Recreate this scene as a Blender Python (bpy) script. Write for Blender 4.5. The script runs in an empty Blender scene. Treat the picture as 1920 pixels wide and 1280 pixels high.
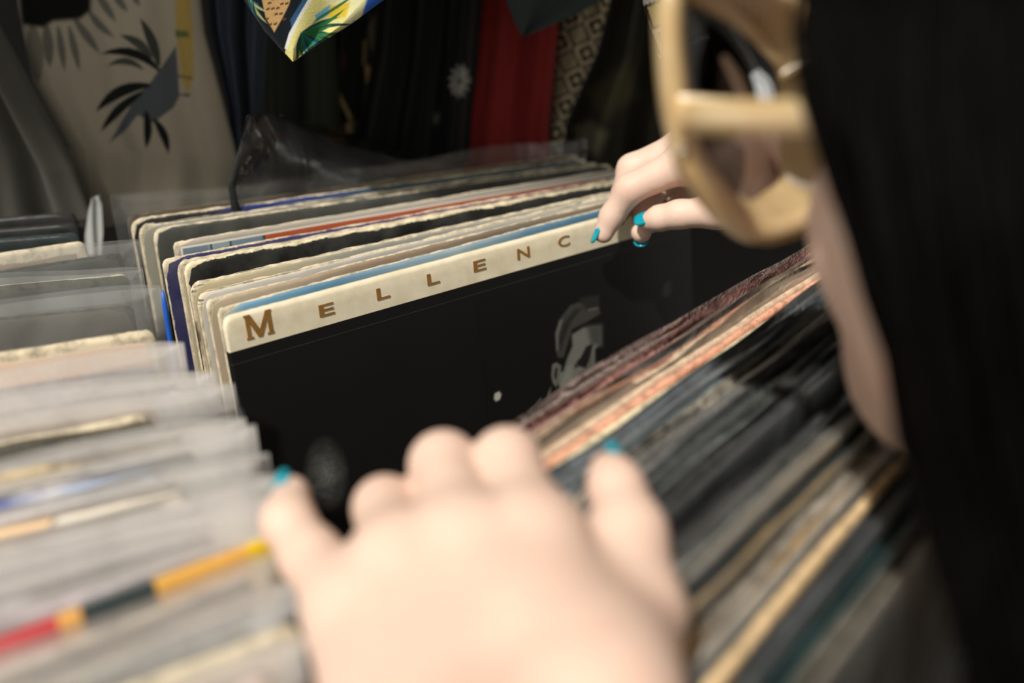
import bpy, math, random
import numpy as np
from mathutils import Vector, Matrix

# ------------------------------------------------------------------ camera, world, sun, exposure
scene = bpy.context.scene
COL = scene.collection
H = 1.25                       # height of the lens above the ground
PITCH = math.radians(25.0)
FPX = 35.0 / 36.0 * 1920.0     # focal length in pixels of the 1920x1280 frame
SP, CP = math.sin(PITCH), math.cos(PITCH)

cam_d = bpy.data.cameras.new('camera')
cam = bpy.data.objects.new('camera', cam_d)
COL.objects.link(cam)
cam.location = (0, 0, H)
cam.rotation_euler = (math.pi / 2 - PITCH, 0, 0)
cam_d.lens = 35.0
cam_d.sensor_width = 36.0
cam_d.clip_start = 0.01
cam_d.dof.use_dof = True
cam_d.dof.focus_distance = 0.51
cam_d.dof.aperture_fstop = 3.4
scene.camera = cam

world = bpy.data.worlds.new('world')
scene.world = world
world.use_nodes = True
bg = world.node_tree.nodes['Background']
bg.inputs[0].default_value = (1.0, 0.98, 0.92, 1)
bg.inputs[1].default_value = 0.66

sun_d = bpy.data.lights.new('sun', 'SUN')
sun_d.energy = 4.6
sun_d.angle = math.radians(2.2)
sun_d.color = (1.0, 0.95, 0.89)
sun = bpy.data.objects.new('sun', sun_d)
COL.objects.link(sun)
TO_SUN = Vector((-0.30, -0.50, 0.79)).normalized()
sun.rotation_euler = TO_SUN.to_track_quat('Z', 'Y').to_euler()
sun.location = (-3, -3, 6)

vs = scene.view_settings
vs.view_transform = 'Standard'
vs.look = 'None'
vs.exposure = 0.0
vs.gamma = 1.0
vs.use_curve_mapping = False

rng = random.Random(7)
nrng = np.random.RandomState(5)

# ------------------------------------------------------------------ pixel -> place
def P_z(px, py, z):
    """point at camera depth z"""
    x = (px - 960) / FPX * z
    y = (640 - py) / FPX * z
    return Vector((x, y * SP + z * CP, H + y * CP - z * SP))

def P_up(px, py, up):
    """point at a height relative to the lens"""
    v = (640 - py) / FPX
    z = up / (v * CP - SP)
    return P_z(px, py, z)

def P_f(px, py, F):
    """point on the upright plane y = F"""
    v = (640 - py) / FPX
    return P_z(px, py, F / (v * SP + CP))

def to_px(V):
    """numpy (n,3) world -> (n,2) pixels"""
    V = np.asarray(V, float)
    up = V[:, 2] - H
    y = up * CP + V[:, 1] * SP
    z = V[:, 1] * CP - up * SP
    return np.stack([960 + V[:, 0] / z * FPX, 640 - y / z * FPX], 1)

# ------------------------------------------------------------------ object helpers
def srgb(r, g, b):
    def f(c):
        c = c / 255.0
        return c / 12.92 if c <= 0.04045 else ((c + 0.055) / 1.055) ** 2.4
    return (f(r), f(g), f(b), 1.0)

def tag(o, label=None, cat=None, group=None, kind=None):
    if label: o['label'] = label
    if cat: o['category'] = cat
    if group: o['group'] = group
    if kind: o['kind'] = kind
    return o

def empty(name, loc=(0, 0, 0), mat=None):
    o = bpy.data.objects.new(name, None)
    o.empty_display_size = 0.02
    COL.objects.link(o)
    if mat is not None: o.matrix_world = mat
    else: o.location = loc
    return o

def link(name, me, mat=None, parent=None):
    o = bpy.data.objects.new(name, me)
    if mat is not None and len(me.materials) == 0: me.materials.append(mat)
    COL.objects.link(o)
    if parent is not None: o.parent = parent
    return o

def mesh_of(name, V, F, smooth=False):
    me = bpy.data.meshes.new(name)
    V = np.asarray(V, dtype=np.float32)
    F = [list(map(int, f)) for f in F] if not isinstance(F, np.ndarray) else F
    if isinstance(F, np.ndarray):
        n = F.shape[1]
        me.vertices.add(len(V)); me.vertices.foreach_set('co', V.ravel())
        me.loops.add(F.size); me.loops.foreach_set('vertex_index', F.astype(np.int32).ravel())
        me.polygons.add(len(F))
        me.polygons.foreach_set('loop_start', (np.arange(len(F)) * n).astype(np.int32))
        me.update(calc_edges=True)
    else:
        me.from_pydata([tuple(v) for v in V], [], F)
    if smooth:
        me.polygons.foreach_set('use_smooth', np.ones(len(me.polygons), dtype=bool))
    me.validate(); me.update()
    return me

def box_vf(x0, x1, y0, y1, z0, z1):
    V = [(x0,y0,z0),(x1,y0,z0),(x1,y1,z0),(x0,y1,z0),(x0,y0,z1),(x1,y0,z1),(x1,y1,z1),(x0,y1,z1)]
    F = [(0,3,2,1),(4,5,6,7),(0,1,5,4),(1,2,6,5),(2,3,7,6),(3,0,4,7)]
    return V, F

def bevel_box(name, dims, mat, parent=None, bev=0.003, loc=(0,0,0), rotz=0.0):
    import bmesh
    bm = bmesh.new()
    bmesh.ops.create_cube(bm, size=1.0)
    for v in bm.verts: v.co = Vector((v.co.x*dims[0], v.co.y*dims[1], v.co.z*dims[2]))
    bmesh.ops.bevel(bm, geom=bm.edges[:], offset=bev, segments=2, affect='EDGES', profile=0.5)
    me = bpy.data.meshes.new(name); bm.to_mesh(me); bm.free()
    o = link(name, me, mat, parent)
    o.location = loc; o.rotation_euler = (0, 0, rotz)
    return o

def grid_faces(nr, nc, off=0, flip=False):
    i = np.arange(nr - 1)[:, None]; j = np.arange(nc - 1)[None, :]
    a = off + i * nc + j
    q = np.stack([a, a + 1, a + nc + 1, a + nc], -1).reshape(-1, 4)
    return q[:, ::-1] if flip else q

def sheet_vf(G, thick_vec=None, Gb=None):
    """closed shell out of a front grid G (nr,nc,3) and a back grid"""
    nr, nc = G.shape[:2]
    if Gb is None: Gb = G + thick_vec
    V = np.concatenate([G.reshape(-1, 3), Gb.reshape(-1, 3)])
    n = nr * nc
    F = [grid_faces(nr, nc), grid_faces(nr, nc, n, True)]
    ring = [j for j in range(nc)] + [i*nc+nc-1 for i in range(1, nr)] + [(nr-1)*nc+j for j in range(nc-2, -1, -1)] + [i*nc for i in range(nr-2, 0, -1)]
    ring = np.array(ring); nx = np.roll(ring, -1)
    F.append(np.stack([nx, ring, ring + n, nx + n], 1))
    return V, np.concatenate(F)

def tube_vf(pts, radii, seg=10, caps=True):
    pts = [Vector(p) for p in pts]
    V, F = [], []
    n = len(pts)
    prev = None
    for i, p in enumerate(pts):
        d = (pts[min(i+1, n-1)] - pts[max(i-1, 0)]).normalized()
        if prev is None:
            a = d.orthogonal().normalized()
        else:
            a = (prev - d * prev.dot(d)).normalized()
        prev = a
        b = d.cross(a)
        r = radii[i] if hasattr(radii, '__len__') else radii
        for k in range(seg):
            t = 2*math.pi*k/seg
            V.append(p + (a*math.cos(t) + b*math.sin(t))*r)
    for i in range(n-1):
        for k in range(seg):
            k2 = (k+1) % seg
            F.append((i*seg+k, i*seg+k2, (i+1)*seg+k2, (i+1)*seg+k))
    if caps:
        F.append(tuple(range(seg-1, -1, -1))); F.append(tuple((n-1)*seg+k for k in range(seg)))
    return V, F

def catmull(pts, n):
    P = np.array([tuple(p) for p in pts], float)
    P = np.vstack([2*P[0]-P[1], P, 2*P[-1]-P[-2]])
    m = len(P) - 3
    out = []
    for u in np.linspace(0, m - 1e-9, n):
        i = int(u); t = u - i
        p0, p1, p2, p3 = P[i:i+4]
        out.append(0.5*((2*p1)+(-p0+p2)*t+(2*p0-5*p1+4*p2-p3)*t*t+(-p0+3*p1-3*p2+p3)*t**3))
    return np.array(out)

# ------------------------------------------------------------------ materials
def new_mat(name):
    m = bpy.data.materials.new(name); m.use_nodes = True
    nt = m.node_tree
    return m, nt, nt.nodes, nt.links, nt.nodes['Principled BSDF']

def mth(nt, op, a, b=None, c=None, clamp=False):
    n = nt.nodes.new('ShaderNodeMath'); n.operation = op; n.use_clamp = clamp
    for i, v in enumerate((a, b, c)):
        if v is None: continue
        if isinstance(v, (int, float)): n.inputs[i].default_value = v
        else: nt.links.new(v, n.inputs[i])
    return n.outputs[0]

def mixc(nt, fac, a, b):
    n = nt.nodes.new('ShaderNodeMix'); n.data_type = 'RGBA'
    for s, v in ((0, fac), (6, a), (7, b)):
        if isinstance(v, (int, float)): n.inputs[s].default_value = v
        elif isinstance(v, tuple): n.inputs[s].default_value = v
        else: nt.links.new(v, n.inputs[s])
    return n.outputs[2]

def noise(nt, vec, scale, detail=4, rough=0.6, dist=0.0):
    n = nt.nodes.new('ShaderNodeTexNoise')
    n.inputs['Scale'].default_value = scale; n.inputs['Detail'].default_value = detail
    n.inputs['Roughness'].default_value = rough; n.inputs['Distortion'].default_value = dist
    if vec is not None: nt.links.new(vec, n.inputs['Vector'])
    return n.outputs['Fac']

def obj_coord(nt, off=(0, 0, 0), scl=(1, 1, 1)):
    t = nt.nodes.new('ShaderNodeTexCoord'); mp = nt.nodes.new('ShaderNodeMapping')
    mp.inputs['Location'].default_value = off; mp.inputs['Scale'].default_value = scl
    nt.links.new(t.outputs['Object'], mp.inputs['Vector'])
    return t.outputs['Object'], mp.outputs[0]

def ramp(nt, fac, stops, interp='LINEAR'):
    n = nt.nodes.new('ShaderNodeValToRGB'); cr = n.color_ramp; cr.interpolation = interp
    while len(cr.elements) < len(stops): cr.elements.new(0.5)
    for e, (p, c) in zip(cr.elements, stops): e.position = p; e.color = c
    nt.links.new(fac, n.inputs[0])
    return n.outputs[0]

def bump(nt, h, bsdf, strength=0.3, dist=0.001):
    b = nt.nodes.new('ShaderNodeBump'); b.inputs['Strength'].default_value = strength
    b.inputs['Distance'].default_value = dist
    nt.links.new(h, b.inputs['Height']); nt.links.new(b.outputs[0], bsdf.inputs['Normal'])

def simple_mat(name, col, rough=0.6, nscale=0, namp=0.15, bstr=0.0, spec=0.5):
    m, nt, N, L, B = new_mat(name)
    B.inputs['Roughness'].default_value = rough
    B.inputs['Specular IOR Level'].default_value = spec
    if nscale:
        _, v = obj_coord(nt)
        f = noise(nt, v, nscale)
        lo = tuple(c*(1-namp) for c in col[:3]) + (1,); hi = tuple(min(1, c*(1+namp)) for c in col[:3]) + (1,)
        L.new(ramp(nt, f, [(0.3, lo), (0.7, hi)]), B.inputs['Base Color'])
        if bstr: bump(nt, f, B, bstr)
    else:
        B.inputs['Base Color'].default_value = col
    return m

SLEEVE = 0.314
CREAM = srgb(214, 200, 170)
def cover_mat(name, stops, wear=0.002, amp=0.004, edge=CREAM, border=None, interp='LINEAR', rough=0.42, scuff=0.12, streak=0.0):
    """printed card cover: colours along x, paper showing through where the edges are rubbed"""
    m, nt, N, L, B = new_mat(name)
    o = rng.uniform(-5, 5)
    raw, v = obj_coord(nt, (o, o*1.7, o*0.3))
    sx = N.new('ShaderNodeSeparateXYZ'); L.new(raw, sx.inputs[0])
    x, z = sx.outputs[0], sx.outputs[2]
    u = mth(nt, 'DIVIDE', x, SLEEVE)
    wob = mth(nt, 'MULTIPLY', mth(nt, 'SUBTRACT', noise(nt, v, 30, 3), 0.5), 0.10)
    face = ramp(nt, mth(nt, 'ADD', u, wob) if interp == 'LINEAR' else u, stops, interp)
    # gentle print mottling
    mot = noise(nt, v, 45, 5)
    face = mixc(nt, mth(nt, 'MULTIPLY', mth(nt, 'SUBTRACT', mot, 0.35, clamp=True), scuff*2), face, (0.55, 0.53, 0.47, 1))
    dt = mth(nt, 'SUBTRACT', SLEEVE, z)
    d = mth(nt, 'MINIMUM', dt, mth(nt, 'MINIMUM', x, mth(nt, 'SUBTRACT', SLEEVE, x)))
    if border:
        w, bc = border
        bm_ = mth(nt, 'LESS_THAN', d, w)
        ln = mth(nt, 'LESS_THAN', mth(nt, 'ABSOLUTE', mth(nt, 'SUBTRACT', d, w)), 0.0005)
        face = mixc(nt, bm_, face, bc)
        face = mixc(nt, ln, face, srgb(228, 222, 205))
    n1 = mth(nt, 'MULTIPLY', mth(nt, 'SUBTRACT', noise(nt, v, 55, 6, 0.68), 0.5), amp*2)
    n2 = mth(nt, 'MULTIPLY', mth(nt, 'SUBTRACT', noise(nt, v, 420, 3, 0.6), 0.5), amp*0.8)
    corner = mth(nt, 'MULTIPLY', mth(nt, 'MAXIMUM', mth(nt, 'SUBTRACT', 0.012, mth(nt, 'ADD', dt, mth(nt, 'MINIMUM', x, mth(nt, 'SUBTRACT', SLEEVE, x)))), 0.0), 0.45)
    e = mth(nt, 'SUBTRACT', mth(nt, 'ADD', mth(nt, 'ADD', d, n1), n2), mth(nt, 'ADD', corner, wear))
    k = mth(nt, 'MULTIPLY', e, 2500, clamp=True)
    edn = noise(nt, v, 160, 4)
    edc = ramp(nt, edn, [(0.30, tuple(c*0.45 for c in edge[:3])+(1,)), (0.58, edge)])
    if streak:
        _, vs_ = obj_coord(nt, (o, 0, o), (6, 900, 900))
        st = mth(nt, 'MULTIPLY', mth(nt, 'GREATER_THAN', noise(nt, vs_, 1.0, 2), 0.5 + 0.12/streak*0.5), mth(nt, 'LESS_THAN', dt, 0.006))
        edc = mixc(nt, mth(nt, 'MULTIPLY', st, 0.8), edc, (0.03, 0.03, 0.028, 1))
    L.new(mixc(nt, k, edc, face), B.inputs['Base Color'])
    B.inputs['Roughness'].default_value = rough
    L.new(mth(nt, 'SUBTRACT', 0.85, mth(nt, 'MULTIPLY', k, 0.85 - rough)), B.inputs['Roughness'])
    bump(nt, mth(nt, 'ADD', k, mth(nt, 'MULTIPLY', edn, 0.6)), B, 0.35, 0.0006)
    return m

def plastic_mat(name, haze=0.25, tint=(0.80, 0.82, 0.80, 1), rough=0.16, bumps=0.35, absorb=0.96):
    """polythene bag: mostly clear, a milky film and a gloss coat"""
    m, nt, N, L, B = new_mat(name)
    N.remove(B)
    out = [n for n in N if n.type == 'OUTPUT_MATERIAL'][0]
    tr = N.new('ShaderNodeBsdfTransparent'); tr.inputs[0].default_value = (absorb, absorb, absorb, 1)
    df = N.new('ShaderNodeBsdfDiffuse'); df.inputs[0].default_value = tint
    tl_ = N.new('ShaderNodeBsdfTranslucent'); tl_.inputs[0].default_value = tint
    md_ = N.new('ShaderNodeMixShader'); md_.inputs[0].default_value = 0.4
    L.new(df.outputs[0], md_.inputs[1]); L.new(tl_.outputs[0], md_.inputs[2]); df = md_
    gl = N.new('ShaderNodeBsdfGlossy'); gl.inputs['Roughness'].default_value = rough
    _, v = obj_coord(nt, (rng.uniform(-3, 3), 0, 0), (1, 1, 0.55))
    f = noise(nt, v, 26, 5, 0.6, 0.8)
    b = N.new('ShaderNodeBump'); b.inputs['Strength'].default_value = bumps; b.inputs['Distance'].default_value = 0.004
    L.new(f, b.inputs['Height']); L.new(b.outputs[0], gl.inputs['Normal'])
    fr = N.new('ShaderNodeFresnel'); fr.inputs['IOR'].default_value = 1.42; L.new(b.outputs[0], fr.inputs['Normal'])
    m1 = N.new('ShaderNodeMixShader'); L.new(mth(nt, 'MULTIPLY', f, haze*2, clamp=True), m1.inputs[0])
    L.new(tr.outputs[0], m1.inputs[1]); L.new(df.outputs[0], m1.inputs[2])
    m2 = N.new('ShaderNodeMixShader'); L.new(mth(nt, 'MULTIPLY', fr.outputs[0], 1.0, clamp=True), m2.inputs[0])
    L.new(m1.outputs[0], m2.inputs[1]); L.new(gl.outputs[0], m2.inputs[2])
    L.new(m2.outputs[0], out.inputs[0])
    return m

def cloth_mat(name, col=None, attr=None, weave=900, rough=0.9):
    m, nt, N, L, B = new_mat(name)
    _, v = obj_coord(nt)
    f = noise(nt, v, weave, 2)
    big = noise(nt, v, 25, 3)
    if attr:
        a = N.new('ShaderNodeAttribute'); a.attribute_name = attr
        base = a.outputs['Color']
    else:
        r = N.new('ShaderNodeRGB'); r.outputs[0].default_value = col; base = r.outputs[0]
    c = mixc(nt, mth(nt, 'MULTIPLY', f, 0.28), base, (0.01, 0.01, 0.01, 1))
    L.new(c, B.inputs['Base Color'])
    B.inputs['Roughness'].default_value = rough
    B.inputs['Specular IOR Level'].default_value = 0.15
    B.inputs['Sheen Weight'].default_value = 0.08
    bump(nt, mth(nt, 'ADD', f, big), B, 0.25, 0.0008)
    return m

M_WOOD = simple_mat('crate_wood', srgb(96, 74, 50), 0.75, 18, 0.4, 0.3)
M_TABLE = simple_mat('table_wood', srgb(70, 56, 42), 0.7, 12, 0.4, 0.2)
M_METAL = simple_mat('rail_steel', srgb(120, 120, 120), 0.35, 30, 0.1)
M_METAL.node_tree.nodes['Principled BSDF'].inputs['Metallic'].default_value = 0.9
PL_CLEAR = plastic_mat('clear_polythene', 0.05, rough=0.14, bumps=0.5)
PL_MILK = plastic_mat('milky_polythene', 0.50, (0.97, 0.93, 0.88, 1), 0.11, 0.8)
PL_SOFT = plastic_mat('soft_polythene', 0.20, (0.86, 0.87, 0.84, 1), 0.10, 1.0)
PL_GREY = plastic_mat('grey_polythene', 0.50, (0.93, 0.95, 0.95, 1), 0.2, 0.5)
PL_DIM = plastic_mat('dim_polythene', 0.34, (0.72, 0.78, 0.78, 1), 0.2, 0.5)

# ------------------------------------------------------------------ the setting
def struct(name, V, F, mat, label=None):
    o = link(name, mesh_of(name, V, F), mat)
    tag(o, label, None, None, 'structure')
    return o

M_GROUND = simple_mat('paving_grey', srgb(92, 88, 80), 0.9, 9, 0.25, 0.3)
M_WALL = simple_mat('dark_wall', srgb(34, 33, 30), 0.9, 5, 0.25, 0.2)
M_AWN = simple_mat('added_awning_canvas', srgb(70, 66, 58), 0.9, 8, 0.2, 0.1)
struct('floor', *box_vf(-3, 3, -2.5, 2.2, -0.05, 0.0), M_GROUND, 'grey paved floor of the stall')
struct('wall_back', *box_vf(-3, 3, 1.35, 1.43, 0.0, 2.6), M_WALL, 'dark wall behind the hanging shirts')
struct('added_awning', *box_vf(-3.4, 3, -0.218, 1.43, 2.42, 2.46), M_AWN, 'unseen canvas awning added to shade the hanging shirts')  # roof panel added out of view; its edge sets where the shade falls

TH_BIN = math.radians(31)
BX = Vector((math.cos(TH_BIN), math.sin(TH_BIN), 0))      # along a record's top edge
BN = Vector((math.sin(TH_BIN), -math.cos(TH_BIN), 0))     # along the row, to the viewer
BASE_UP = -0.4965                                          # sleeve bottoms relative to the lens
TABLE_Z = H + BASE_UP - 0.012

def bin_mat(origin):
    return Matrix(((BX.x, BN.x*-1, 0, origin.x), (BX.y, BN.y*-1, 0, origin.y), (0, 0, 1, origin.z), (0, 0, 0, 1)))

# table: local x along BX, local y away from viewer
T = empty('display_table', mat=bin_mat(Vector((-0.10, 0.36, 0))))
tag(T, 'dark wooden trestle table carrying the record crates', 'table')
TW0, TW1, TD0, TD1 = -0.62, 0.62, -0.25, 0.46
np_ = 6
for i in range(np_):
    y0 = TD0 + (TD1 - TD0) * i / np_; y1 = TD0 + (TD1 - TD0) * (i + 1) / np_ - 0.004
    bevel_box('plank', (TW1 - TW0, y1 - y0, 0.024), M_TABLE, T, 0.002, ((TW0+TW1)/2, (y0+y1)/2, TABLE_Z - 0.012))
for sx in (TW0 + 0.06, TW1 - 0.06):
    for sy in (TD0 + 0.05, TD1 - 0.05):
        bevel_box('leg', (0.05, 0.05, TABLE_Z - 0.024), M_TABLE, T, 0.003, (sx, sy, (TABLE_Z - 0.024)/2))
    bevel_box('rail', (0.03, TD1 - TD0 - 0.1, 0.06), M_TABLE, T, 0.003, (sx, (TD0+TD1)/2, TABLE_Z - 0.054))

def crate(origin, w, d, label):
    c = empty('record_crate', mat=bin_mat(origin)); tag(c, label, 'crate', 'record crates')
    t = 0.006
    bevel_box('base_board', (w, d, 0.010), M_WOOD, c, 0.001, (w/2, d/2, 0.0055))
    for k, zz in enumerate((0.045, 0.115, 0.185)):
        hgt = 0.06
        bevel_box('side_slat', (t, d, hgt), M_WOOD, c, 0.0015, (-t/2 - 0.0005, d/2, zz))
        bevel_box('side_slat', (t, d, hgt), M_WOOD, c, 0.0015, (w + t/2 + 0.0005, d/2, zz))
        if k < 1:
            bevel_box('end_slat', (w + 2*t, t, hgt), M_WOOD, c, 0.0015, (w/2, -t/2 - 0.0005, zz))
        bevel_box('end_slat', (w + 2*t, t, hgt), M_WOOD, c, 0.0015, (w/2, d + t/2 + 0.0005, zz))
    return c

# ------------------------------------------------------------------ record sleeves
def sleeve_matrix(P, theta, tilt):
    """P = top-left-front corner; theta = heading of the top edge; tilt > 0 leans away from the viewer"""
    e = Vector((math.cos(theta), math.sin(theta), 0)); n = Vector((math.sin(theta), -math.cos(theta), 0))
    Z = Vector((0, 0, 1)) * math.cos(tilt) - n * math.sin(tilt)
    Y = Z.cross(e)
    O = P - Z * SLEEVE
    return Matrix(((e.x, Y.x, Z.x, O.x), (e.y, Y.y, Z.y, O.y), (e.z, Y.z, Z.z, O.z), (0, 0, 0, 1)))

def jacket_mesh(seed, th=0.0035, rough=0.0006, corner=0.004, bow=0.001):
    r = np.random.RandomState(seed)
    nc = 84
    xs = np.linspace(0, SLEEVE, nc)
    xs = 0.5*SLEEVE*(1 - np.cos(np.pi*np.linspace(0, 1, nc)))*0.75 + xs*0.25
    rows = np.array([0, 0.08, 0.18, 0.26, 0.295, 0.306, 0.3115, 0.314])
    jag = np.convolve(r.normal(0, 1, nc + 4), np.ones(5)/5, 'valid')*rough + r.normal(0, rough*0.35, nc)
    dx = np.minimum(xs, SLEEVE - xs)
    cut = np.where(dx < corner, corner - np.sqrt(np.maximum(0, corner**2 - (corner - dx)**2)), 0)
    top = SLEEVE + jag - cut
    G = np.zeros((len(rows), nc, 3)); Gb = G.copy()
    for i, z in enumerate(rows):
        f = z / SLEEVE
        zz = np.where(z > 0.29, 0.29 + (z - 0.29)/(SLEEVE - 0.29)*(top - 0.29), z)
        b = bow*(np.sin(np.pi*xs/SLEEVE + r.uniform(-.05, .05)) + 0.4*np.sin(xs*60 + seed))*f
        pinch = 0.0007 if i == len(rows) - 1 else 0.0
        G[i, :, 0] = xs; G[i, :, 1] = b + pinch; G[i, :, 2] = zz
        Gb[i, :, 0] = xs; Gb[i, :, 1] = b + th - pinch; Gb[i, :, 2] = zz
    V, F = sheet_vf(G, Gb=Gb)
    return mesh_of('cover', V, F, smooth=False)

def bag_mesh(seed, th=0.007, over=0.010, side=0.007, wave=0.0012, left_side=None):
    """polythene outer bag with an open, slightly wavy mouth"""
    r = np.random.RandomState(seed + 999)
    nc, nr = 40, 14
    ls = side if left_side is None else left_side
    u = np.linspace(0, 1, nc); w = np.linspace(0, 1, nr)**0.7
    x0, x1 = -ls, SLEEVE + side
    G = np.zeros((nr, nc, 3)); Gb = G.copy()
    ph = r.uniform(0, 6, 6)
    for i, f in enumerate(w):
        z = -0.002 + (SLEEVE + over + 0.002) * f
        z = z + (0.0016*np.sin(u*7 + ph[0]) + 0.0011*np.sin(u*17 + ph[1])) * f**6
        x = x0 + (x1 - x0) * u
        prof = np.clip(np.minimum(u, 1 - u) * 26, 0, 1)**0.5
        wv = wave * f**2 * (np.sin(u*9 + ph[2] + f*2) + 0.6*np.sin(u*23 + ph[3] - f*3) + 0.4*np.sin(u*41 + ph[4]))
        up = max(0.0, (z.mean() - SLEEVE) / max(over, 1e-4)) if over > 0 else 0
        gap = (0.0009 + 0.0006*(1 - up))
        G[i] = np.stack([x, -gap*prof + wv*0.6 + up*0.0008, z], 1)
        Gb[i] = np.stack([x, (th*0.55 + gap*0.4)*prof + wv*0.4 + 0.0002, z + 0.0012*f**6], 1)
    n = nr*nc
    V = np.concatenate([G.reshape(-1, 3), Gb.reshape(-1, 3)])
    F = [grid_faces(nr, nc), grid_faces(nr, nc, n, True)]
    lf = np.arange(nr)*nc
    F.append(np.stack([lf[:-1], lf[1:], lf[1:] + n, lf[:-1] + n], 1))
    rt = lf + nc - 1
    F.append(np.stack([rt[1:], rt[:-1], rt[:-1] + n, rt[1:] + n], 1))
    bt = np.arange(nc)
    F.append(np.stack([bt[1:], bt[:-1], bt[:-1] + n, bt[1:] + n], 1))
    return mesh_of('plastic_bag', V, np.concatenate(F), smooth=True)

SEED = [10]
def record(P, theta, tilt, mat, label, group, bag=None, th=0.0035, rough=0.0006, corner=0.004, bow=0.001, bag_kw=None):
    SEED[0] += 1
    root = empty('record_sleeve', mat=sleeve_matrix(P, theta, tilt))
    tag(root, label, 'record', group)
    link('cover', jacket_mesh(SEED[0], th, rough, corner, bow), mat, root)
    if bag is not None:
        link('plastic_bag', bag_mesh(SEED[0], th*2, **(bag_kw or {})), bag, root)
    return root

def heading(a, b):
    return math.atan2(b.y - a.y, b.x - a.x)

ORD = ['first', 'second', 'third', 'fourth', 'fifth', 'sixth', 'seventh', 'eighth', 'ninth', 'tenth', 'eleventh', 'twelfth', 'thirteenth',
       'fourteenth', 'fifteenth', 'sixteenth', 'seventeenth', 'eighteenth', 'nineteenth', 'twentieth', 'twenty-first', 'twenty-second',
       'twenty-third', 'twenty-fourth', 'twenty-fifth', 'twenty-sixth', 'twenty-seventh', 'twenty-eighth', 'twenty-ninth', 'thirtieth']
BLACK = srgb(14, 15, 13)
UP0 = -0.183

# --- sleeves behind the white-banded one: left corner pixel, right pixel on its top edge
G_BACK = 'record sleeves standing behind the white-banded one'
W_ = srgb(226, 218, 196)
back = [
 # lx, ly, rx, ry, up, stops, wear, amp, border, bag, desc, kwargs
 (236, 404, 1100, 287, UP0, [(0, srgb(176, 150, 104)), (1, srgb(120, 104, 78))], .001, .002, None, PL_CLEAR, 'tan record sleeve, hindmost in the middle crate', {}),
 (243, 412, 1100, 296, UP0, [(0, BLACK), (.14, BLACK), (.2, srgb(26, 38, 92)), (.36, srgb(30, 56, 120)), (.5, srgb(62, 84, 96)), (1, srgb(58, 72, 74))], .0022, .003, None, None, 'worn black and navy blue sleeve with torn cream corner, second from the back', {}),
 (258, 424, 1100, 306, UP0, [(0, srgb(150, 146, 130)), (.5, srgb(96, 100, 92)), (1, srgb(70, 74, 70))], .004, .0035, None, None, 'cream-edged grey sleeve just behind the charcoal one', dict(streak=.6)),
 (285, 429, 1100, 312, UP0, [(0, srgb(62, 64, 58)), (1, srgb(50, 51, 48))], .0028, .0022, None, None, 'charcoal grey sleeve with chewed cream top edge and corner', {}),
 (324, 454, 1100, 326, UP0, [(0, srgb(110, 128, 140)), (.055, srgb(128, 146, 156)), (.06, srgb(60, 74, 84)), (.066, srgb(140, 156, 160)), (.095, srgb(52, 66, 76)), (.1, srgb(110, 132, 146)), (.155, srgb(102, 122, 136)), (.158, srgb(40, 34, 30)), (.163, srgb(176, 82, 44)), (.7, srgb(168, 66, 40)), (.86, srgb(150, 62, 44)), (.93, srgb(66, 74, 76))], .0005, .0008, (.0040, srgb(168, 160, 146)), None, 'pale grey sleeve with an orange-red and blue picture panel', dict(interp='CONSTANT')),
 (303, 486, 1100, 344, UP0, [(0, srgb(40, 40, 84)), (.3, srgb(44, 40, 90)), (.55, srgb(92, 50, 92)), (.75, srgb(96, 56, 70)), (1, srgb(84, 70, 60))], .0016, .0026, None, None, 'dark indigo and purple sleeve with a rubbed white rim', {}),
 (330, 491, 1100, 349, UP0, [(0, srgb(190, 178, 150)), (1, srgb(150, 138, 112))], .004, .002, None, None, 'plain cream sleeve squeezed behind the worn black one', dict(streak=.5)),
 (343, 494, 1100, 352, UP0, [(0, BLACK), (1, srgb(17, 19, 16))], .0034, .0042, None, None, 'black sleeve with broad ragged cream edge showing torn card', dict(edge=srgb(230, 216, 178))),
 (354, 532, 1100, 370, UP0, [(0, srgb(206, 190, 150)), (.3, srgb(150, 150, 138)), (1, srgb(164, 160, 146))], .0035, .003, None, None, 'beige and grey sleeve with a split card edge', dict(streak=.7)),
 (368, 550, 1100, 377, UP0, [(0, srgb(210, 206, 196)), (.4, srgb(180, 178, 168)), (1, srgb(190, 186, 172))], .004, .002, None, None, 'off-white sleeve with broken black lines along its edge', dict(streak=1.0)),
 (386, 563, 1100, 387, UP0, [(0, srgb(196, 178, 150)), (.3, srgb(150, 128, 106)), (.6, srgb(120, 108, 92)), (1, srgb(150, 134, 108))], .0015, .002, None, None, 'brownish sleeve with a chain-like pattern under its rim', {}),
 (407, 579, 1100, 399, UP0, [(0, srgb(214, 200, 164)), (.05, srgb(112, 160, 190)), (.2, srgb(96, 140, 168)), (.45, srgb(150, 170, 176)), (.6, srgb(84, 128, 156)), (1, srgb(74, 116, 140))], .0016, .0014, None, None, 'cream sleeve with a sky blue stripe, directly behind the white-banded one', {}),
]
for i, (lx, ly, rx, ry, up, stops, wear, amp, border, bag, desc, kw) in enumerate(back):
    a = P_up(lx, ly, up); b = P_up(rx, ry, up)
    m = cover_mat('print_back_%02d' % i, stops, wear*0.26, amp*0.55, border=border, **kw)
    record(a, heading(a, b), math.radians(7), m, desc, G_BACK, bag, th=0.0022 if wear > .003 else 0.0018,
           rough=0.0003 + wear*0.05, corner=0.006 if wear > .002 else 0.003)

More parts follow.
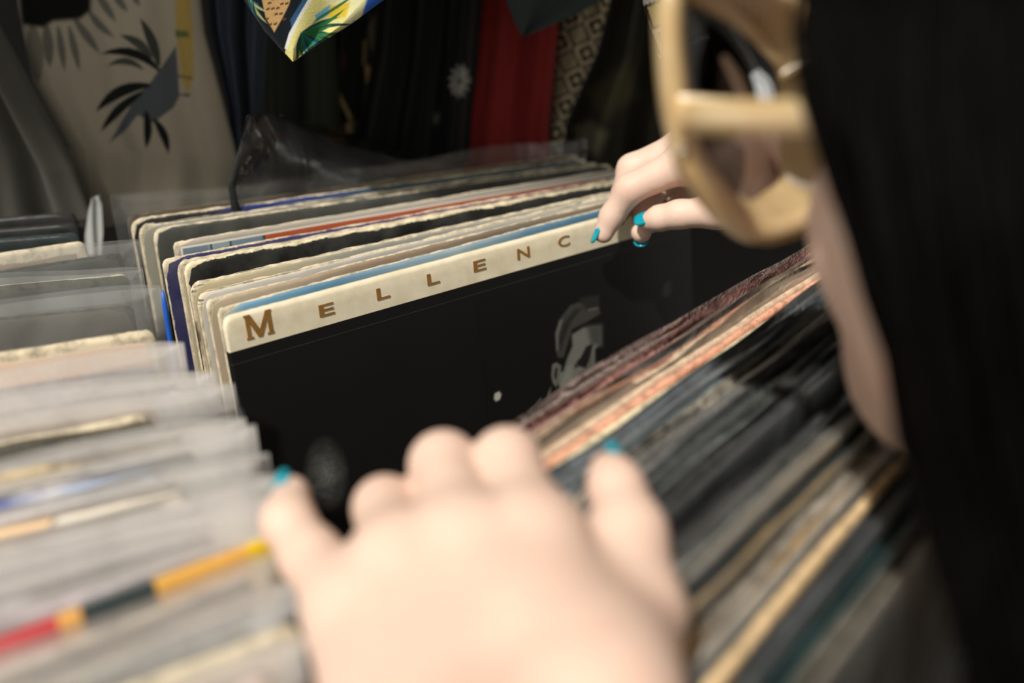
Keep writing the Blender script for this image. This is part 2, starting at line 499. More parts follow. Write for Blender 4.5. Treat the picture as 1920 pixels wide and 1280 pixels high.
# --- the white-banded record
A = P_up(418, 596, UP0); Bp = P_up(1120, 411, UP0)
TH_M = heading(A, Bp); TILT_M = math.radians(8)
MM = sleeve_matrix(A, TH_M, TILT_M)
MMi = MM.inverted()
def on_cover(px, py):
    o = Vector((0, 0, H)); d = P_z(px, py, 1.0) - o
    lo = MMi @ o; ld = MMi.to_3x3() @ d
    t = -lo.y / ld.y
    p = lo + ld * t
    return p.x, p.z
BAND = 0.0172
m, nt, N, L, B = new_mat('print_black_white_band')
raw, v = obj_coord(nt, (3, 1, 2))
sx = N.new('ShaderNodeSeparateXYZ'); L.new(raw, sx.inputs[0])
dt = mth(nt, 'SUBTRACT', SLEEVE, sx.outputs[2])
band = mth(nt, 'MULTIPLY', mth(nt, 'SUBTRACT', BAND, dt), 4000, clamp=True)
crease = mth(nt, 'LESS_THAN', mth(nt, 'ABSOLUTE', mth(nt, 'SUBTRACT', dt, 0.0232)), 0.00016)
blk = mixc(nt, noise(nt, v, 30, 4), srgb(9, 10, 9), srgb(17, 18, 16))
# a pale cloudy patch low in the picture
cl = mth(nt, 'SUBTRACT', 1.0, mth(nt, 'MULTIPLY', mth(nt, 'SQRT', mth(nt, 'ADD', mth(nt, 'POWER', mth(nt, 'SUBTRACT', sx.outputs[0], on_cover(612, 890)[0]), 2.0), mth(nt, 'POWER', mth(nt, 'MULTIPLY', mth(nt, 'SUBTRACT', sx.outputs[2], on_cover(612, 890)[1]), 0.6), 2.0))), 75.0), clamp=True)
cl = mth(nt, 'MULTIPLY', mth(nt, 'MULTIPLY', cl, mth(nt, 'POWER', noise(nt, v, 70, 6, 0.75), 2.0)), 1.3)
blk = mixc(nt, cl, blk, srgb(150, 152, 146))
blk = mixc(nt, mth(nt, 'MULTIPLY', crease, 0.5), blk, srgb(70, 70, 64))
wn = noise(nt, v, 90, 5)
wht = ramp(nt, wn, [(0.3, srgb(214, 202, 170)), (0.65, srgb(232, 222, 194))])
L.new(mixc(nt, band, blk, wht), B.inputs['Base Color'])
B.inputs['Roughness'].default_value = 0.5
B.inputs['Specular IOR Level'].default_value = 0.35
bump(nt, wn, B, 0.12, 0.0006)
mell = record(A, TH_M, TILT_M, m, 'black record sleeve with a white top band of spaced gold letters', None, None, th=0.004, rough=0.00012, corner=0.005, bow=0.0)
mell_cover = mell.children[0]
M_GOLD = simple_mat('gold_ink', srgb(138, 98, 42), 0.55, 300, 0.15)
M_POLY = [(0,0),(.24,0),(.24,.08),(.17,.08),(.17,.66),(.42,0),(.56,0),(.83,.68),(.83,.08),(.76,.08),(.76,0),(1,0),(1,.08),(.97,.08),(.97,.92),(1,.92),(1,1),(.80,1),(.51,.30),(.23,1),(0,1),(0,.92),(.04,.92),(.04,.08),(0,.08)]
def letter_m(x, z, h, w, parent):
    n = len(M_POLY)
    V = [(x + (a - .5)*w, -0.00035, z + (b - .5)*h) for a, b in M_POLY] + [(x + (a - .5)*w, 0.0001, z + (b - .5)*h) for a, b in M_POLY]
    F = [tuple(range(n))] + [(k, n + k, n + (k + 1) % n, (k + 1) % n) for k in range(n)]
    return link('letter', mesh_of('letter', V, F), M_GOLD, parent)
def letter(ch, x, z, h, w, parent):
    if ch == 'M': return letter_m(x, z, h, w, parent)
    cu = bpy.data.curves.new('letter', 'FONT'); cu.body = ch; cu.extrude = 0.01; cu.offset = 0.012; cu.resolution_u = 4
    tmp = bpy.data.objects.new('tmp', cu); COL.objects.link(tmp)
    dg = bpy.context.evaluated_depsgraph_get()
    me = bpy.data.meshes.new_from_object(tmp.evaluated_get(dg))
    bpy.data.objects.remove(tmp)
    co = np.array([v.co[:] for v in me.vertices])
    mn, mx = co.min(0), co.max(0)
    q = (co - mn) / np.maximum(mx - mn, 1e-6)
    out = np.stack([x + (q[:, 0] - 0.5)*w, -0.00035 + 0.0004*(1 - q[:, 2]) , z + (q[:, 1] - 0.5)*h], 1)
    me.vertices.foreach_set('co', out.astype(np.float32).ravel()); me.update()
    o = link('letter', me, None, parent); me.materials.clear(); me.materials.append(M_GOLD)
    return o
let = [('M', 485, 608, .0118, .0138), ('E', 612, 580, .0060, .0082), ('L', 718, 549, .0060, .0076), ('L', 812, 522, .0060, .0076), ('E', 899, 497, .0060, .0082),
       ('N', 981, 474, .0062, .0088), ('C', 1057, 452, .0062, .0088)]
xs_ = []
for ch, px, py, h, w in let:
    x, z = on_cover(px, py); xs_.append(x)
    letter(ch, x, z, h, w, mell_cover)
step = xs_[-1] - xs_[-2]
for k, ch in enumerate('AMP'):
    letter(ch, xs_[-1] + step*(k + 1), SLEEVE - BAND*0.56, .0062, .0088, mell_cover)

# portrait print on the black cover (fine grid with a colour attribute)
def poly_sd(P, poly):
    """signed distance to polygon, negative inside; P (n,2)"""
    poly = np.array(poly, float); n = len(poly)
    d = np.full(len(P), 1e9); s = np.ones(len(P))
    j = n - 1
    for i in range(n):
        e = poly[j] - poly[i]; w = P - poly[i]
        b = w - e*np.clip((w @ e)/max(e @ e, 1e-9), 0, 1)[:, None]
        d = np.minimum(d, (b*b).sum(1))
        c1 = P[:, 1] >= poly[i, 1]; c2 = P[:, 1] < poly[j, 1]; c3 = e[0]*w[:, 1] > e[1]*w[:, 0]
        flip = (c1 & c2 & c3) | (~c1 & ~c2 & ~c3)
        s = np.where(flip, -s, s); j = i
    return s*np.sqrt(d)

def paint(C, P, poly, col, soft=1.5, op=1.0):
    k = np.clip(0.5 - poly_sd(P, poly)/(2*soft), 0, 1)[:, None]*op
    k = k*k*(3 - 2*k)
    C[:] = C*(1 - k) + np.array(col[:3])*k

def blade(base, tip, w, curve=0.0, n=7):
    b = np.array(base, float); t = np.array(tip, float); d = t - b; nrm = np.array([-d[1], d[0]])
    nl = np.linalg.norm(nrm) + 1e-9
    L_, R_ = [], []
    for k in range(n + 1):
        u = k/n
        c = b + d*u + nrm*curve*4*u*(1 - u)
        hw = w*(math.sin(math.pi*min(1, u*0.93 + 0.07))**0.8)*0.5
        L_.append(c + nrm/nl*hw); R_.append(c - nrm/nl*hw)
    return L_ + R_[::-1]

def set_attr(me, C, name='print'):
    a = me.color_attributes.new(name, 'FLOAT_COLOR', 'POINT')
    full = np.ones((len(me.vertices), 4), np.float32); full[:len(C), :3] = C
    a.data.foreach_set('color', full.ravel())

def attr_mat(name, rough=0.5):
    m, nt, N, L, B = new_mat(name)
    a = N.new('ShaderNodeAttribute'); a.attribute_name = 'print'
    L.new(a.outputs['Color'], B.inputs['Base Color'])
    B.inputs['Roughness'].default_value = rough; B.inputs['Specular IOR Level'].default_value = 0.35
    return m

x0, z0 = on_cover(920, 830); x1, _ = on_cover(1262, 560); z1 = SLEEVE - 0.028
z0 = min(z0, on_cover(1000, 840)[1])
nr, nc = 170, 190
xx, zz = np.meshgrid(np.linspace(x0, x1, nc), np.linspace(z0, z1, nr))
loc = np.stack([xx.ravel(), np.full(xx.size, -0.00025), zz.ravel()], 1)
M4 = np.array(MM)
wp = to_px(loc @ M4[:3, :3].T + M4[:3, 3])
C = np.tile(np.array(srgb(12, 13, 12)[:3]), (len(loc), 1))
def Z5(pts): return [(860 + a/3.7636, 500 + b/3.7636) for a, b in pts]
paint(C, wp, Z5([(690,600),(680,470),(710,370),(790,270),(850,250),(990,290),(1000,330),(900,390),(800,440),(740,640),(700,640)]), srgb(50, 50, 46), 3)
paint(C, wp, Z5([(700,520),(740,400),(820,300),(870,290),(800,380),(760,470),(720,590)]), srgb(30, 30, 28), 5)
paint(C, wp, Z5([(690,590),(685,470),(712,380),(735,370),(705,480),(702,590)]), srgb(80, 80, 74), 2)
paint(C, wp, Z5([(850,220),(990,200),(990,300),(900,310)]), srgb(32, 31, 28), 5)
paint(C, wp, Z5([(910,300),(985,285),(980,300),(915,312)]), srgb(78, 76, 68), 2)
paint(C, wp, Z5([(800,480),(880,430),(1000,420),(1005,540),(960,580),(960,760),(880,800),(840,900),(770,900),(705,830),(700,740),(740,740),(770,640),(805,560)]), srgb(92, 92, 86), 3.5)
paint(C, wp, Z5([(905,420),(1010,410),(1010,560),(930,540)]), srgb(56, 57, 54), 7)
paint(C, wp, Z5([(860,640),(900,560),(950,540),(930,640),(905,720),(840,700),(830,670)]), srgb(20, 21, 20), 2.5)
paint(C, wp, Z5([(845,760),(890,730),(960,770),(920,900),(800,930),(830,870)]), srgb(24, 25, 23), 4)
paint(C, wp, Z5([(895,720),(925,660),(945,610),(950,700),(945,760),(890,745)]), srgb(76, 76, 70), 2)
paint(C, wp, Z5([(655,770),(660,690),(690,675),(725,700),(705,800),(690,850),(665,820)]), srgb(84, 84, 78), 2)
paint(C, wp, Z5([(672,770),(680,715),(700,710),(695,780),(684,800)]), srgb(34, 34, 31), 2)
paint(C, wp, Z5([(770,700),(800,690),(800,840),(760,890),(715,830)]), srgb(104, 104, 96), 5)
paint(C, wp, Z5([(815,690),(845,680),(850,700),(820,720)]), srgb(38, 38, 36), 1.5)
paint(C, wp, Z5([(625,900),(650,845),(652,880),(640,945),(628,930)]), srgb(70, 70, 64), 1.5)
paint(C, wp, Z5([(425,1150),(480,1040),(580,920),(585,935),(500,1040),(440,1150)]), srgb(66, 66, 60), 1.5)
paint(C, wp, Z5([(440,1150),(500,1040),(590,940),(560,1040),(470,1150)]), srgb(30, 30, 28), 4)
paint(C, wp, Z5([(250,930),(255,895),(285,880),(300,900),(290,935),(265,948)]), srgb(150, 148, 138), 2)
paint(C, wp, Z5([(1010,830),(1025,730),(1045,710),(1060,780),(1058,830)]), srgb(150, 150, 140), 1.8)
paint(C, wp, Z5([(1435,200),(1450,130),(1490,95),(1525,110),(1510,170),(1470,215)]), srgb(52, 54, 52), 4)
paint(C, wp, Z5([(1110,660),(1160,630),(1190,620),(1150,665)]), srgb(46, 46, 44), 3)
edge_fade = np.minimum.reduce([(xx - x0).ravel(), (x1 - xx).ravel(), (zz - z0).ravel(), (z1 - zz).ravel()])/0.004
k = np.clip(edge_fade, 0, 1)[:, None]
base_ = np.array(srgb(12, 13, 12)[:3])
C = base_ + (C - base_)*1.6*k
me = mesh_of('portrait_print', loc, grid_faces(nr, nc)); set_attr(me, C)
tag(link('portrait_print', me, attr_mat('portrait_ink'), mell_cover), 'dim grey portrait of a man in profile')

# --- front pack, fanned toward the viewer
G_FRONT = 'records fanned open toward the viewer'
VP = (2651, -227)
TH_F = math.atan2(FPX*CP + (640 - VP[1])*SP, VP[0] - 960)
UPF = -0.200
eF = Vector((math.cos(TH_F), math.sin(TH_F), 0)); nF = Vector((math.sin(TH_F), -math.cos(TH_F), 0))
L0 = Vector((-0.0116, 0.305, 0)); Lax = Vector((0.45, -0.893, 0))
front = [
 # pixel on the top edge, colour, wear, bag, description
 (1250, 650, [(0, srgb(150, 130, 120)), (.5, srgb(168, 116, 104)), (1, srgb(120, 116, 112))], .0006, PL_MILK, 'grey bagged record with a faint red streak'),
 (1250, 672, [(0, srgb(150, 96, 84)), (1, srgb(130, 96, 80))], .0006, PL_MILK, 'brown-red bagged record'),
 (1250, 690, [(0, srgb(92, 88, 84)), (1, srgb(110, 108, 102))], .0006, PL_GREY, 'dark grey bagged record'),
 (1250, 706, [(0, srgb(214, 190, 160)), (.5, srgb(206, 120, 96)), (1, srgb(200, 170, 130))], .003, PL_CLEAR, 'cream and coral sleeve'),
 (1250, 722, [(0, srgb(220, 160, 130)), (.4, srgb(200, 110, 90)), (1, srgb(214, 180, 130))], .002, None, 'salmon pink sleeve'),
 (1250, 740, [(0, srgb(226, 212, 176)), (1, srgb(214, 196, 150))], .005, None, 'thick cream sleeve with a bright paper edge'),
 (1250, 754, [(0, srgb(190, 172, 120)), (1, srgb(60, 62, 54))], .003, None, 'khaki sleeve with a dark scuffed rim'),
 (1250, 774, [(0, srgb(84, 94, 96)), (1, srgb(56, 62, 62))], .0003, PL_GREY, 'dark teal bagged record'),
 (1250, 794, [(0, srgb(140, 148, 154)), (1, srgb(110, 118, 122))], .0003, PL_GREY, 'slate blue bagged record'),
 (1250, 818, [(0, srgb(80, 100, 112)), (1, srgb(90, 108, 116))], .0003, PL_GREY, 'deep blue bagged record'),
 (1250, 834, [(0, srgb(176, 192, 194)), (1, srgb(140, 154, 156))], .0004, PL_MILK, 'pale blue bagged record'),
 (1250, 852, [(0, srgb(190, 180, 160)), (1, srgb(140, 134, 120))], .0010, PL_MILK, 'stone coloured bagged record'),
 (1250, 878, [(0, srgb(150, 148, 142)), (1, srgb(110, 110, 106))], .0004, PL_GREY, 'mid grey bagged record'),
 (1250, 906, [(0, srgb(52, 56, 56)), (1, srgb(34, 36, 36))], .0003, PL_DIM, 'black bagged record with soft sheen'),
 (1250, 938, [(0, srgb(92, 100, 98)), (.5, srgb(110, 100, 76)), (1, srgb(60, 64, 60))], .0006, PL_DIM, 'olive grey bagged record'),
 (1250, 970, [(0, srgb(18, 19, 18)), (1, srgb(14, 15, 15))], .0003, PL_DIM, 'deep black bagged record'),
 (1400, 942, [(0, srgb(22, 24, 24)), (1, srgb(18, 20, 20))], .0003, PL_GREY, 'black record in a crinkled pale bag'),
 (1400, 985, [(0, srgb(110, 112, 106)), (1, srgb(80, 84, 80))], .0004, PL_GREY, 'ash grey bagged record'),
 (1400, 1010, [(0, srgb(22, 20, 14)), (1, srgb(16, 15, 12))], .0003, None, 'almost black bare sleeve'),
 (1400, 1040, [(0, srgb(170, 136, 80)), (1, srgb(150, 122, 76))], .0040, None, 'narrow ochre card sleeve'),
 (1400, 1058, [(0, srgb(36, 48, 50)), (1, srgb(34, 44, 46))], .0003, PL_DIM, 'blue-black bagged record'),
 (1400, 1114, [(0, srgb(196, 158, 96)), (1, srgb(176, 140, 88))], .0045, None, 'wide golden card sleeve'),
 (1400, 1150, [(0, srgb(168, 160, 146)), (1, srgb(150, 144, 132))], .0020, PL_MILK, 'silver grey bagged record'),
 (1400, 1186, [(0, srgb(42, 52, 54)), (1, srgb(38, 46, 48))], .0003, None, 'dark blue-green bare sleeve'),
 (1400, 1218, [(0, srgb(216, 184, 136)), (1, srgb(200, 166, 118))], .0060, None, 'thick sandy card sleeve'),
 (1500, 1170, [(0, srgb(70, 74, 78)), (1, srgb(60, 64, 66))], .0003, PL_DIM, 'smoke grey bagged record'),
 (1580, 1170, [(0, srgb(16, 62, 62)), (1, srgb(20, 70, 68))], .0003, PL_DIM, 'bottle green bagged record'),
 (1600, 1210, [(0, srgb(120, 112, 98)), (1, srgb(90, 84, 74))], .0012, PL_DIM, 'dull taupe bagged record, nearest the viewer'),
]
n_f = len(front)
for i in list(range(0, 3)) + list(range(7, 18)):        # print colours lightened to brighten the shaded pack
    q = front[i]; front[i] = q[:2] + ([(p_, tuple(min(1, c*1.15 + 0.05) for c in c_[:3]) + (1,)) for p_, c_ in q[2]],) + q[3:]
for i, (px, py, stops, wear, bag, desc) in enumerate(front):
    t = i/(n_f - 1)
    tilt = -math.radians(14 - 11*t**0.6)
    up = BASE_UP + 0.002 + SLEEVE*math.cos(tilt)
    p = P_up(px, py, up); p.z = 0
    # distance of this top edge in front of the first one, then the left corner along the crate's side
    perp = (p - L0).dot(nF)
    Lc = L0 + Lax * (perp / Lax.dot(nF)) + eF * rng.uniform(-0.006, 0.006)
    Lc.z = H + up
    m = cover_mat('print_front_%02d' % i, stops, wear, wear*0.6 + .0004, edge=tuple(min(1, c*1.2 + 0.03) for c in stops[0][1][:3]) + (1,), scuff=0.06)
    record(Lc, TH_F + math.radians(rng.uniform(-0.35, 0.35)), tilt, m, '%s, %s in the fanned pack' % (desc, ORD[i]), G_FRONT, bag,
           th=0.0022 + min(wear, .003)*0.45, rough=0.0003, corner=0.003, bow=0.0006, bag_kw=dict(over=0.008, side=0.006, wave=0.0007))

# --- left crate: right corner pixel of the bag, another pixel on its edge
G_LEFT = 'bagged records in the left crate'
def R6(x, y): return (x/3.048, 440 + y/3.048)
def R7(x, y): return (x/2.783, 820 + y/2.783)
PEACH = srgb(226, 186, 148); LILAC = srgb(214, 206, 214)
left = [
 # right corner, point on the left, stops, wear, bag, over, side, desc
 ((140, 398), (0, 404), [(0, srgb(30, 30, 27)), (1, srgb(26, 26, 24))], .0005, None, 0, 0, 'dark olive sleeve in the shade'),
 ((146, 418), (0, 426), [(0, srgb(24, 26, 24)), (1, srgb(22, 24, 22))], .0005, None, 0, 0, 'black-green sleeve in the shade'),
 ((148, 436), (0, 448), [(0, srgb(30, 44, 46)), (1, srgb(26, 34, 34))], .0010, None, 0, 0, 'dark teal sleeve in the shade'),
 ((160, 452), (0, 477), [(0, srgb(190, 170, 130)), (1, srgb(150, 130, 96))], .0060, None, 0, 0, 'cream-topped sleeve'),
 ((262, 452), (0, 492), [(0, srgb(132, 136, 126)), (1, srgb(140, 144, 136))], .0010, PL_SOFT, .009, .010, 'grey-green record in a shiny puffed bag'),
 ((268, 505), (0, 528), [(0, srgb(170, 166, 140)), (1, srgb(150, 152, 140))], .0040, PL_SOFT, .004, .008, 'sage record with a ridged edge'),
 ((302, 546), (0, 572), [(0, srgb(150, 146, 130)), (1, srgb(160, 156, 142))], .0010, PL_SOFT, .010, .014, 'putty grey record in a slack bag'),
 ((290, 620), (0, 664), [(0, srgb(232, 196, 158)), (1, srgb(230, 190, 150))], .0045, None, 0, 0, 'cream and peach bare sleeve'),
 ((346, 650), (0, 706), [(0, LILAC), (1, srgb(206, 202, 206))], .0010, PL_MILK, .012, .012, 'lilac-white record in a glossy bag'),
 ((404, 694), (0, 757), [(0, LILAC), (.6, srgb(222, 200, 186)), (1, srgb(190, 188, 186))], .0010, PL_MILK, .008, .014, 'pinkish white record in a cloudy bag'),
 ((440, 722), (0, 796), [(0, PEACH), (1, srgb(214, 186, 160))], .0010, PL_MILK, .008, .030, 'pale peach record'),
 ((446, 742), (0, 832), [(0, srgb(210, 198, 164)), (1, srgb(216, 204, 170))], .0060, PL_CLEAR, .001, .034, 'bone coloured sleeve'),
 ((456, 772), (0, 862), [(0, srgb(66, 64, 48)), (1, srgb(56, 56, 44))], .0006, PL_CLEAR, .001, .034, 'dark olive bagged sleeve'),
 ((462, 790), (0, 882), [(0, srgb(196, 176, 140)), (1, srgb(190, 176, 150))], .0030, PL_MILK, .003, .022, 'tan record'),
 ((482, 812), (0, 915), [(0, srgb(190, 182, 176)), (1, srgb(196, 188, 180))], .0020, PL_MILK, .004, .022, 'mauve grey record'),
 ((486, 836), (0, 944), [('px', srgb(34, 66, 140)), (30, srgb(40, 72, 150)), (90, srgb(206, 206, 210)), (140, srgb(140, 164, 200)), (280, srgb(150, 170, 200)), (310, srgb(24, 52, 130)), (380, srgb(24, 48, 124))], .0000, PL_CLEAR, .001, .034, 'blue and white record'),
 ((505, 858), (0, 966), [(0, srgb(214, 206, 204)), (1, srgb(224, 206, 192))], .0020, PL_MILK, .004, .030, 'pale rose record'),
 ((518, 882), (0, 996), [('px', srgb(228, 190, 140)), (80, srgb(228, 190, 140)), (92, srgb(70, 52, 40)), (104, srgb(220, 210, 192)), (420, srgb(226, 214, 190))], .0000, PL_CLEAR, .001, .030, 'cream and apricot record'),
 ((520, 906), (0, 1030), [(0, srgb(206, 200, 198)), (1, srgb(204, 200, 196))], .0040, PL_MILK, .005, .024, 'light grey record'),
 ((523, 936), (0, 1062), [(0, srgb(196, 186, 188)), (1, srgb(190, 186, 186))], .0020, PL_MILK, .005, .022, 'greyish lilac record'),
 ((522, 962), (0, 1112), [(0, srgb(150, 136, 142)), (.5, srgb(190, 180, 186)), (1, srgb(214, 210, 208))], .0010, PL_MILK, .004, .020, 'dusky violet record'),
 ((512, 992), (0, 1160), [(0, srgb(190, 180, 186)), (1, srgb(180, 178, 176))], .0020, PL_MILK, .004, .012, 'silvery mauve record'),
 ((520, 1006), (0, 1206), [('px', srgb(196, 62, 66)), (108, srgb(226, 168, 86)), (148, srgb(48, 58, 58)), (286, srgb(218, 164, 74)), (464, srgb(226, 186, 32))], .0000, None, 0, 0, 'sleeve striped red, grey and yellow'),
 ((540, 1036), (0, 1246), [(0, srgb(198, 186, 170)), (1, srgb(190, 180, 166))], .0020, PL_MILK, .006, .012, 'fawn record in a bag with bright glints'),
 ((552, 1090), (60, 1290), [(0, srgb(180, 168, 150)), (1, srgb(170, 158, 138))], .0020, PL_MILK, .006, .012, 'warm grey record'),
 ((556, 1138), (150, 1290), [(0, srgb(110, 104, 88)), (1, srgb(96, 92, 78))], .0006, PL_GREY, .003, .012, 'brown-grey bagged record'),
 ((566, 1176), (280, 1286), [(0, srgb(232, 214, 176)), (1, srgb(236, 220, 184))], .0060, None, 0, 0, 'bright ivory bare sleeve'),
 ((574, 1216), (360, 1300), [(0, srgb(214, 196, 186)), (1, srgb(210, 194, 186))], .0020, PL_MILK, .004, .010, 'blush white record, foremost of the crate'),
]
UPL = -0.186
for i, (rp, lp, stops, wear, bag, over, side, desc) in enumerate(left):
    over *= 0.6
    up = UPL + over*0.92
    b = P_up(rp[0], rp[1], up); a = P_up(lp[0], lp[1], up)
    th_ = heading(a, b)
    th_ = max(math.radians(16), min(math.radians(47), th_))
    e = Vector((math.cos(th_), math.sin(th_), 0))
    Lc = b - e*(SLEEVE + side)
    Lc.z = H + UPL
    striped = 'striped' in desc
    def eu(px):      # fraction of the cover's width that lies at this pixel column
        lo_, hi_ = -0.5, 1.5
        for _ in range(40):
            md = (lo_ + hi_)/2
            if to_px([tuple(Lc + e*SLEEVE*md)])[0][0] < px: lo_ = md
            else: hi_ = md
        return min(1, max(0, md))
    if stops[0][0] == 'px': stops = [(0, stops[0][1])] + [(eu(q), c) for q, c in stops[1:]]
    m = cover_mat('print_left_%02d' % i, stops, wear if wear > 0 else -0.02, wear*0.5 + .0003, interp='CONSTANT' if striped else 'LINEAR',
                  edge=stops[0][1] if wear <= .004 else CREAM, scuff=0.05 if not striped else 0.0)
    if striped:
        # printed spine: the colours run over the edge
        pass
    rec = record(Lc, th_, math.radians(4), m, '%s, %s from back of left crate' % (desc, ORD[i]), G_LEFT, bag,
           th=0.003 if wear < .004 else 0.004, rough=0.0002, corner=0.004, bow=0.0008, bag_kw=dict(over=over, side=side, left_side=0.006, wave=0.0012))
    if 'slack' in desc:
        Vt, Ft = tube_vf([(SLEEVE + side + .0008, -.0006, SLEEVE + over - q) for q in np.linspace(0, .075, 12)], [.0005] + [.0013]*10 + [.0005], 8)
        link('edge_strip', mesh_of('edge_strip', [tuple(q) for q in Vt], Ft, True), simple_mat('blue_strip', srgb(30, 92, 190), 0.4, 80, .1), rec)['label'] = 'blue edge of the bag'

# crates
cO = A + BX*(-0.012); cO = Vector((cO.x, cO.y, 0))
def crate_at(Lcorner, y_front, y_back, w, label):
    """Lcorner: a point on the crate's left inner side; y measured along -BN from it"""
    o = Vector((Lcorner.x, Lcorner.y, 0)) + BN*y_front
    o.z = TABLE_Z + 0.0005
    crate(o, w, y_front + y_back, label)
crate_at(P_up(300, 486, UP0) - BX*0.0025, 0.368, 0.14, 0.3465, 'wooden slatted crate holding the middle records')
crate_at(P_up(262, 452, UPL) - BX*0.364, 0.40, 0.156, 0.3495, 'wooden slatted crate holding the left bagged records')

# loose clear sheet standing up at the back of the middle row
pts = {'l': [(428, 352), (440, 296), (455, 248), (468, 212)], 'r': [(1010, 320), (900, 305), (760, 282), (640, 246)]}
def lerp_poly(pl, t):
    pl = np.array(pl, float); u = t*(len(pl) - 1); i = np.minimum(u.astype(int), len(pl) - 2); f = (u - i)[:, None]
    return pl[i]*(1 - f) + pl[i + 1]*f
nr, nc = 26, 44
tt = np.linspace(0, 1, nr)
Le, Re = lerp_poly(pts['l'], tt), lerp_poly(pts['r'], tt)
G = np.zeros((nr, nc, 3))
for i in range(nr):
    for j in range(nc):
        s = j/(nc - 1)
        q = Le[i]*(1 - s) + Re[i]*s
        q[1] += 26*math.sin(math.pi*s)*tt[i]*-0.2
        p = P_f(q[0], q[1], 0.585 + 0.135*s)
        G[i, j] = (p.x, p.y + 0.004*math.sin(s*11 + i*0.2) + 0.002*math.sin(s*29 - i*0.33), p.z)
bot = []
for k in range(1, 8):
    bot.append(G[0] + np.array([0.006*k*0, 0.0, -0.042*k]))
G = np.concatenate([np.array(bot[::-1]), G])
V, F = sheet_vf(G, np.array([0, 0.0002, 0]))
o = link('loose_plastic_bag', mesh_of('loose_plastic_bag', V, F, True), plastic_mat('crinkled_clear', 0.045, (0.85, 0.87, 0.85, 1), 0.12, 0.8, 0.99))
tag(o, 'empty clear plastic bag with a peaked corner sticking up behind the records', 'plastic bag')

# ------------------------------------------------------------------ hanging shirts
RAIL_UP = 0.46
def garment(name, label, Lpx, Rpx, F, mat_col=None, painter=None, folds=3, amp=0.008, depth=0.02, dens=(110, 80), seed=1, slant=0.0, top=True, base=None, low=0.8):
    """cloth hanging in front of an upright plane: left and right outline given bottom to top,
    carried on up to the shoulders and the neck at the rail; front and back layer"""
    r = np.random.RandomState(seed)
    def wx(pl):
        return [(p.x, p.z - H) for p in (P_f(a, b, F) for a, b in pl)]
    Lw, Rw = wx(Lpx), wx(Rpx)
    nlow = len(Lw)
    if top:
        cx = (Lw[-1][0] + Rw[-1][0])/2; hw = max(0.10, (Rw[-1][0] - Lw[-1][0])/2)
        hw = min(hw, 0.22)
        Lw += [(cx - hw, max(Lw[-1][1], Rw[-1][1]) + 0.12), (cx - hw, RAIL_UP - 0.12), (cx - hw*0.45, RAIL_UP - 0.075), (cx - 0.03, RAIL_UP - 0.05)]
        Rw += [(cx + hw, max(Lw[nlow-1][1], Rw[-1][1]) + 0.12), (cx + hw, RAIL_UP - 0.12), (cx + hw*0.45, RAIL_UP - 0.075), (cx + 0.03, RAIL_UP - 0.05)]
    nr, nc = dens
    nlow_rows = int(nr*low) if top else nr
    t = np.concatenate([np.linspace(0, nlow - 1, nlow_rows, endpoint=not top), np.linspace(nlow - 1, len(Lw) - 1, nr - nlow_rows)]) if top else np.linspace(0, nlow - 1, nr)
    def ev(pl):
        pl = np.array(pl); i = np.minimum(t.astype(int), len(pl) - 2); f = (t - i)[:, None]
        return pl[i]*(1 - f) + pl[i + 1]*f
    Le, Re = ev(Lw), ev(Rw)
    s = np.linspace(0, 1, nc)
    X = Le[:, :1]*(1 - s) + Re[:, :1]*s
    Zz = Le[:, 1:]*(1 - s) + Re[:, 1:]*s
    ph = r.uniform(0, 6, 5)
    hgt = Zz - Zz.min()
    fold = amp*(np.sin(2*math.pi*folds*s[None] + ph[0] + hgt*4) + 0.45*np.sin(2*math.pi*(folds*2.3)*s[None] + ph[1] - hgt*7) + 0.3*np.sin(hgt*22 + s[None]*5 + ph[2]))
    edge = np.clip(np.minimum(s, 1 - s)*8, 0, 1)[None]**0.5
    Y = F + slant*(s[None] - 0.5) + fold - depth*0.5*edge
    Yb = F + slant*(s[None] - 0.5) + fold*0.6 + depth*0.5*edge + 0.0015
    G = np.stack([X, Y, Zz + H], -1); Gb = np.stack([X, Yb, Zz + H], -1)
    V, Fc = sheet_vf(G, Gb=Gb)
    org = np.array([float(X.mean()), F, float(H + RAIL_UP)])
    root = empty(name, tuple(org)); tag(root, label, 'shirt', 'shirts hanging behind the records')
    me = mesh_of('cloth', V - org, Fc, True)
    n = nr*nc
    if painter is not None:
        C = np.tile(np.array(base[:3]), (2*n, 1))
        painter(C[:n], to_px(V[:n]), V[:n])
        C[n:] = np.array(base[:3])*0.8
        set_attr(me, C)
        mt = cloth_mat(name + '_print', attr='print')
    else:
        mt = cloth_mat(name + '_cloth', mat_col)
    link('cloth', me, mt, root)
    if top:
        # wire hanger: hook over the rail and sloping arms inside the shoulders
        zt = -0.05; w = hw*0.85; c0 = cx - org[0]
        arm = [(c0 - w, 0.004, -0.125), (c0, 0.004, zt), (c0 + w, 0.004, -0.125)]
        dy = 0.71 - F
        hook = [(c0, 0.004, zt), (c0, dy*0.5 + 0.009, -0.034)] + [(c0, dy + 0.0148*math.sin(a), -0.0148*math.cos(a)) for a in np.linspace(0.3, math.pi*1.5, 10)]
        V1, F1 = tube_vf(arm, 0.0018, 6); V2, F2 = tube_vf(hook, 0.0018, 6)
        F2 = [tuple(i + len(V1) for i in f) for f in F2]
        link('hanger', mesh_of('hanger', [tuple(v) for v in V1 + V2], F1 + F2), M_METAL, root)
    return root

def Z1(a, b): return (a/2.667, b/2.667)          # zoom of the upper left
def Z2(a, b): return (440 + a/2.4, b/2.4)        # zoom of the upper middle

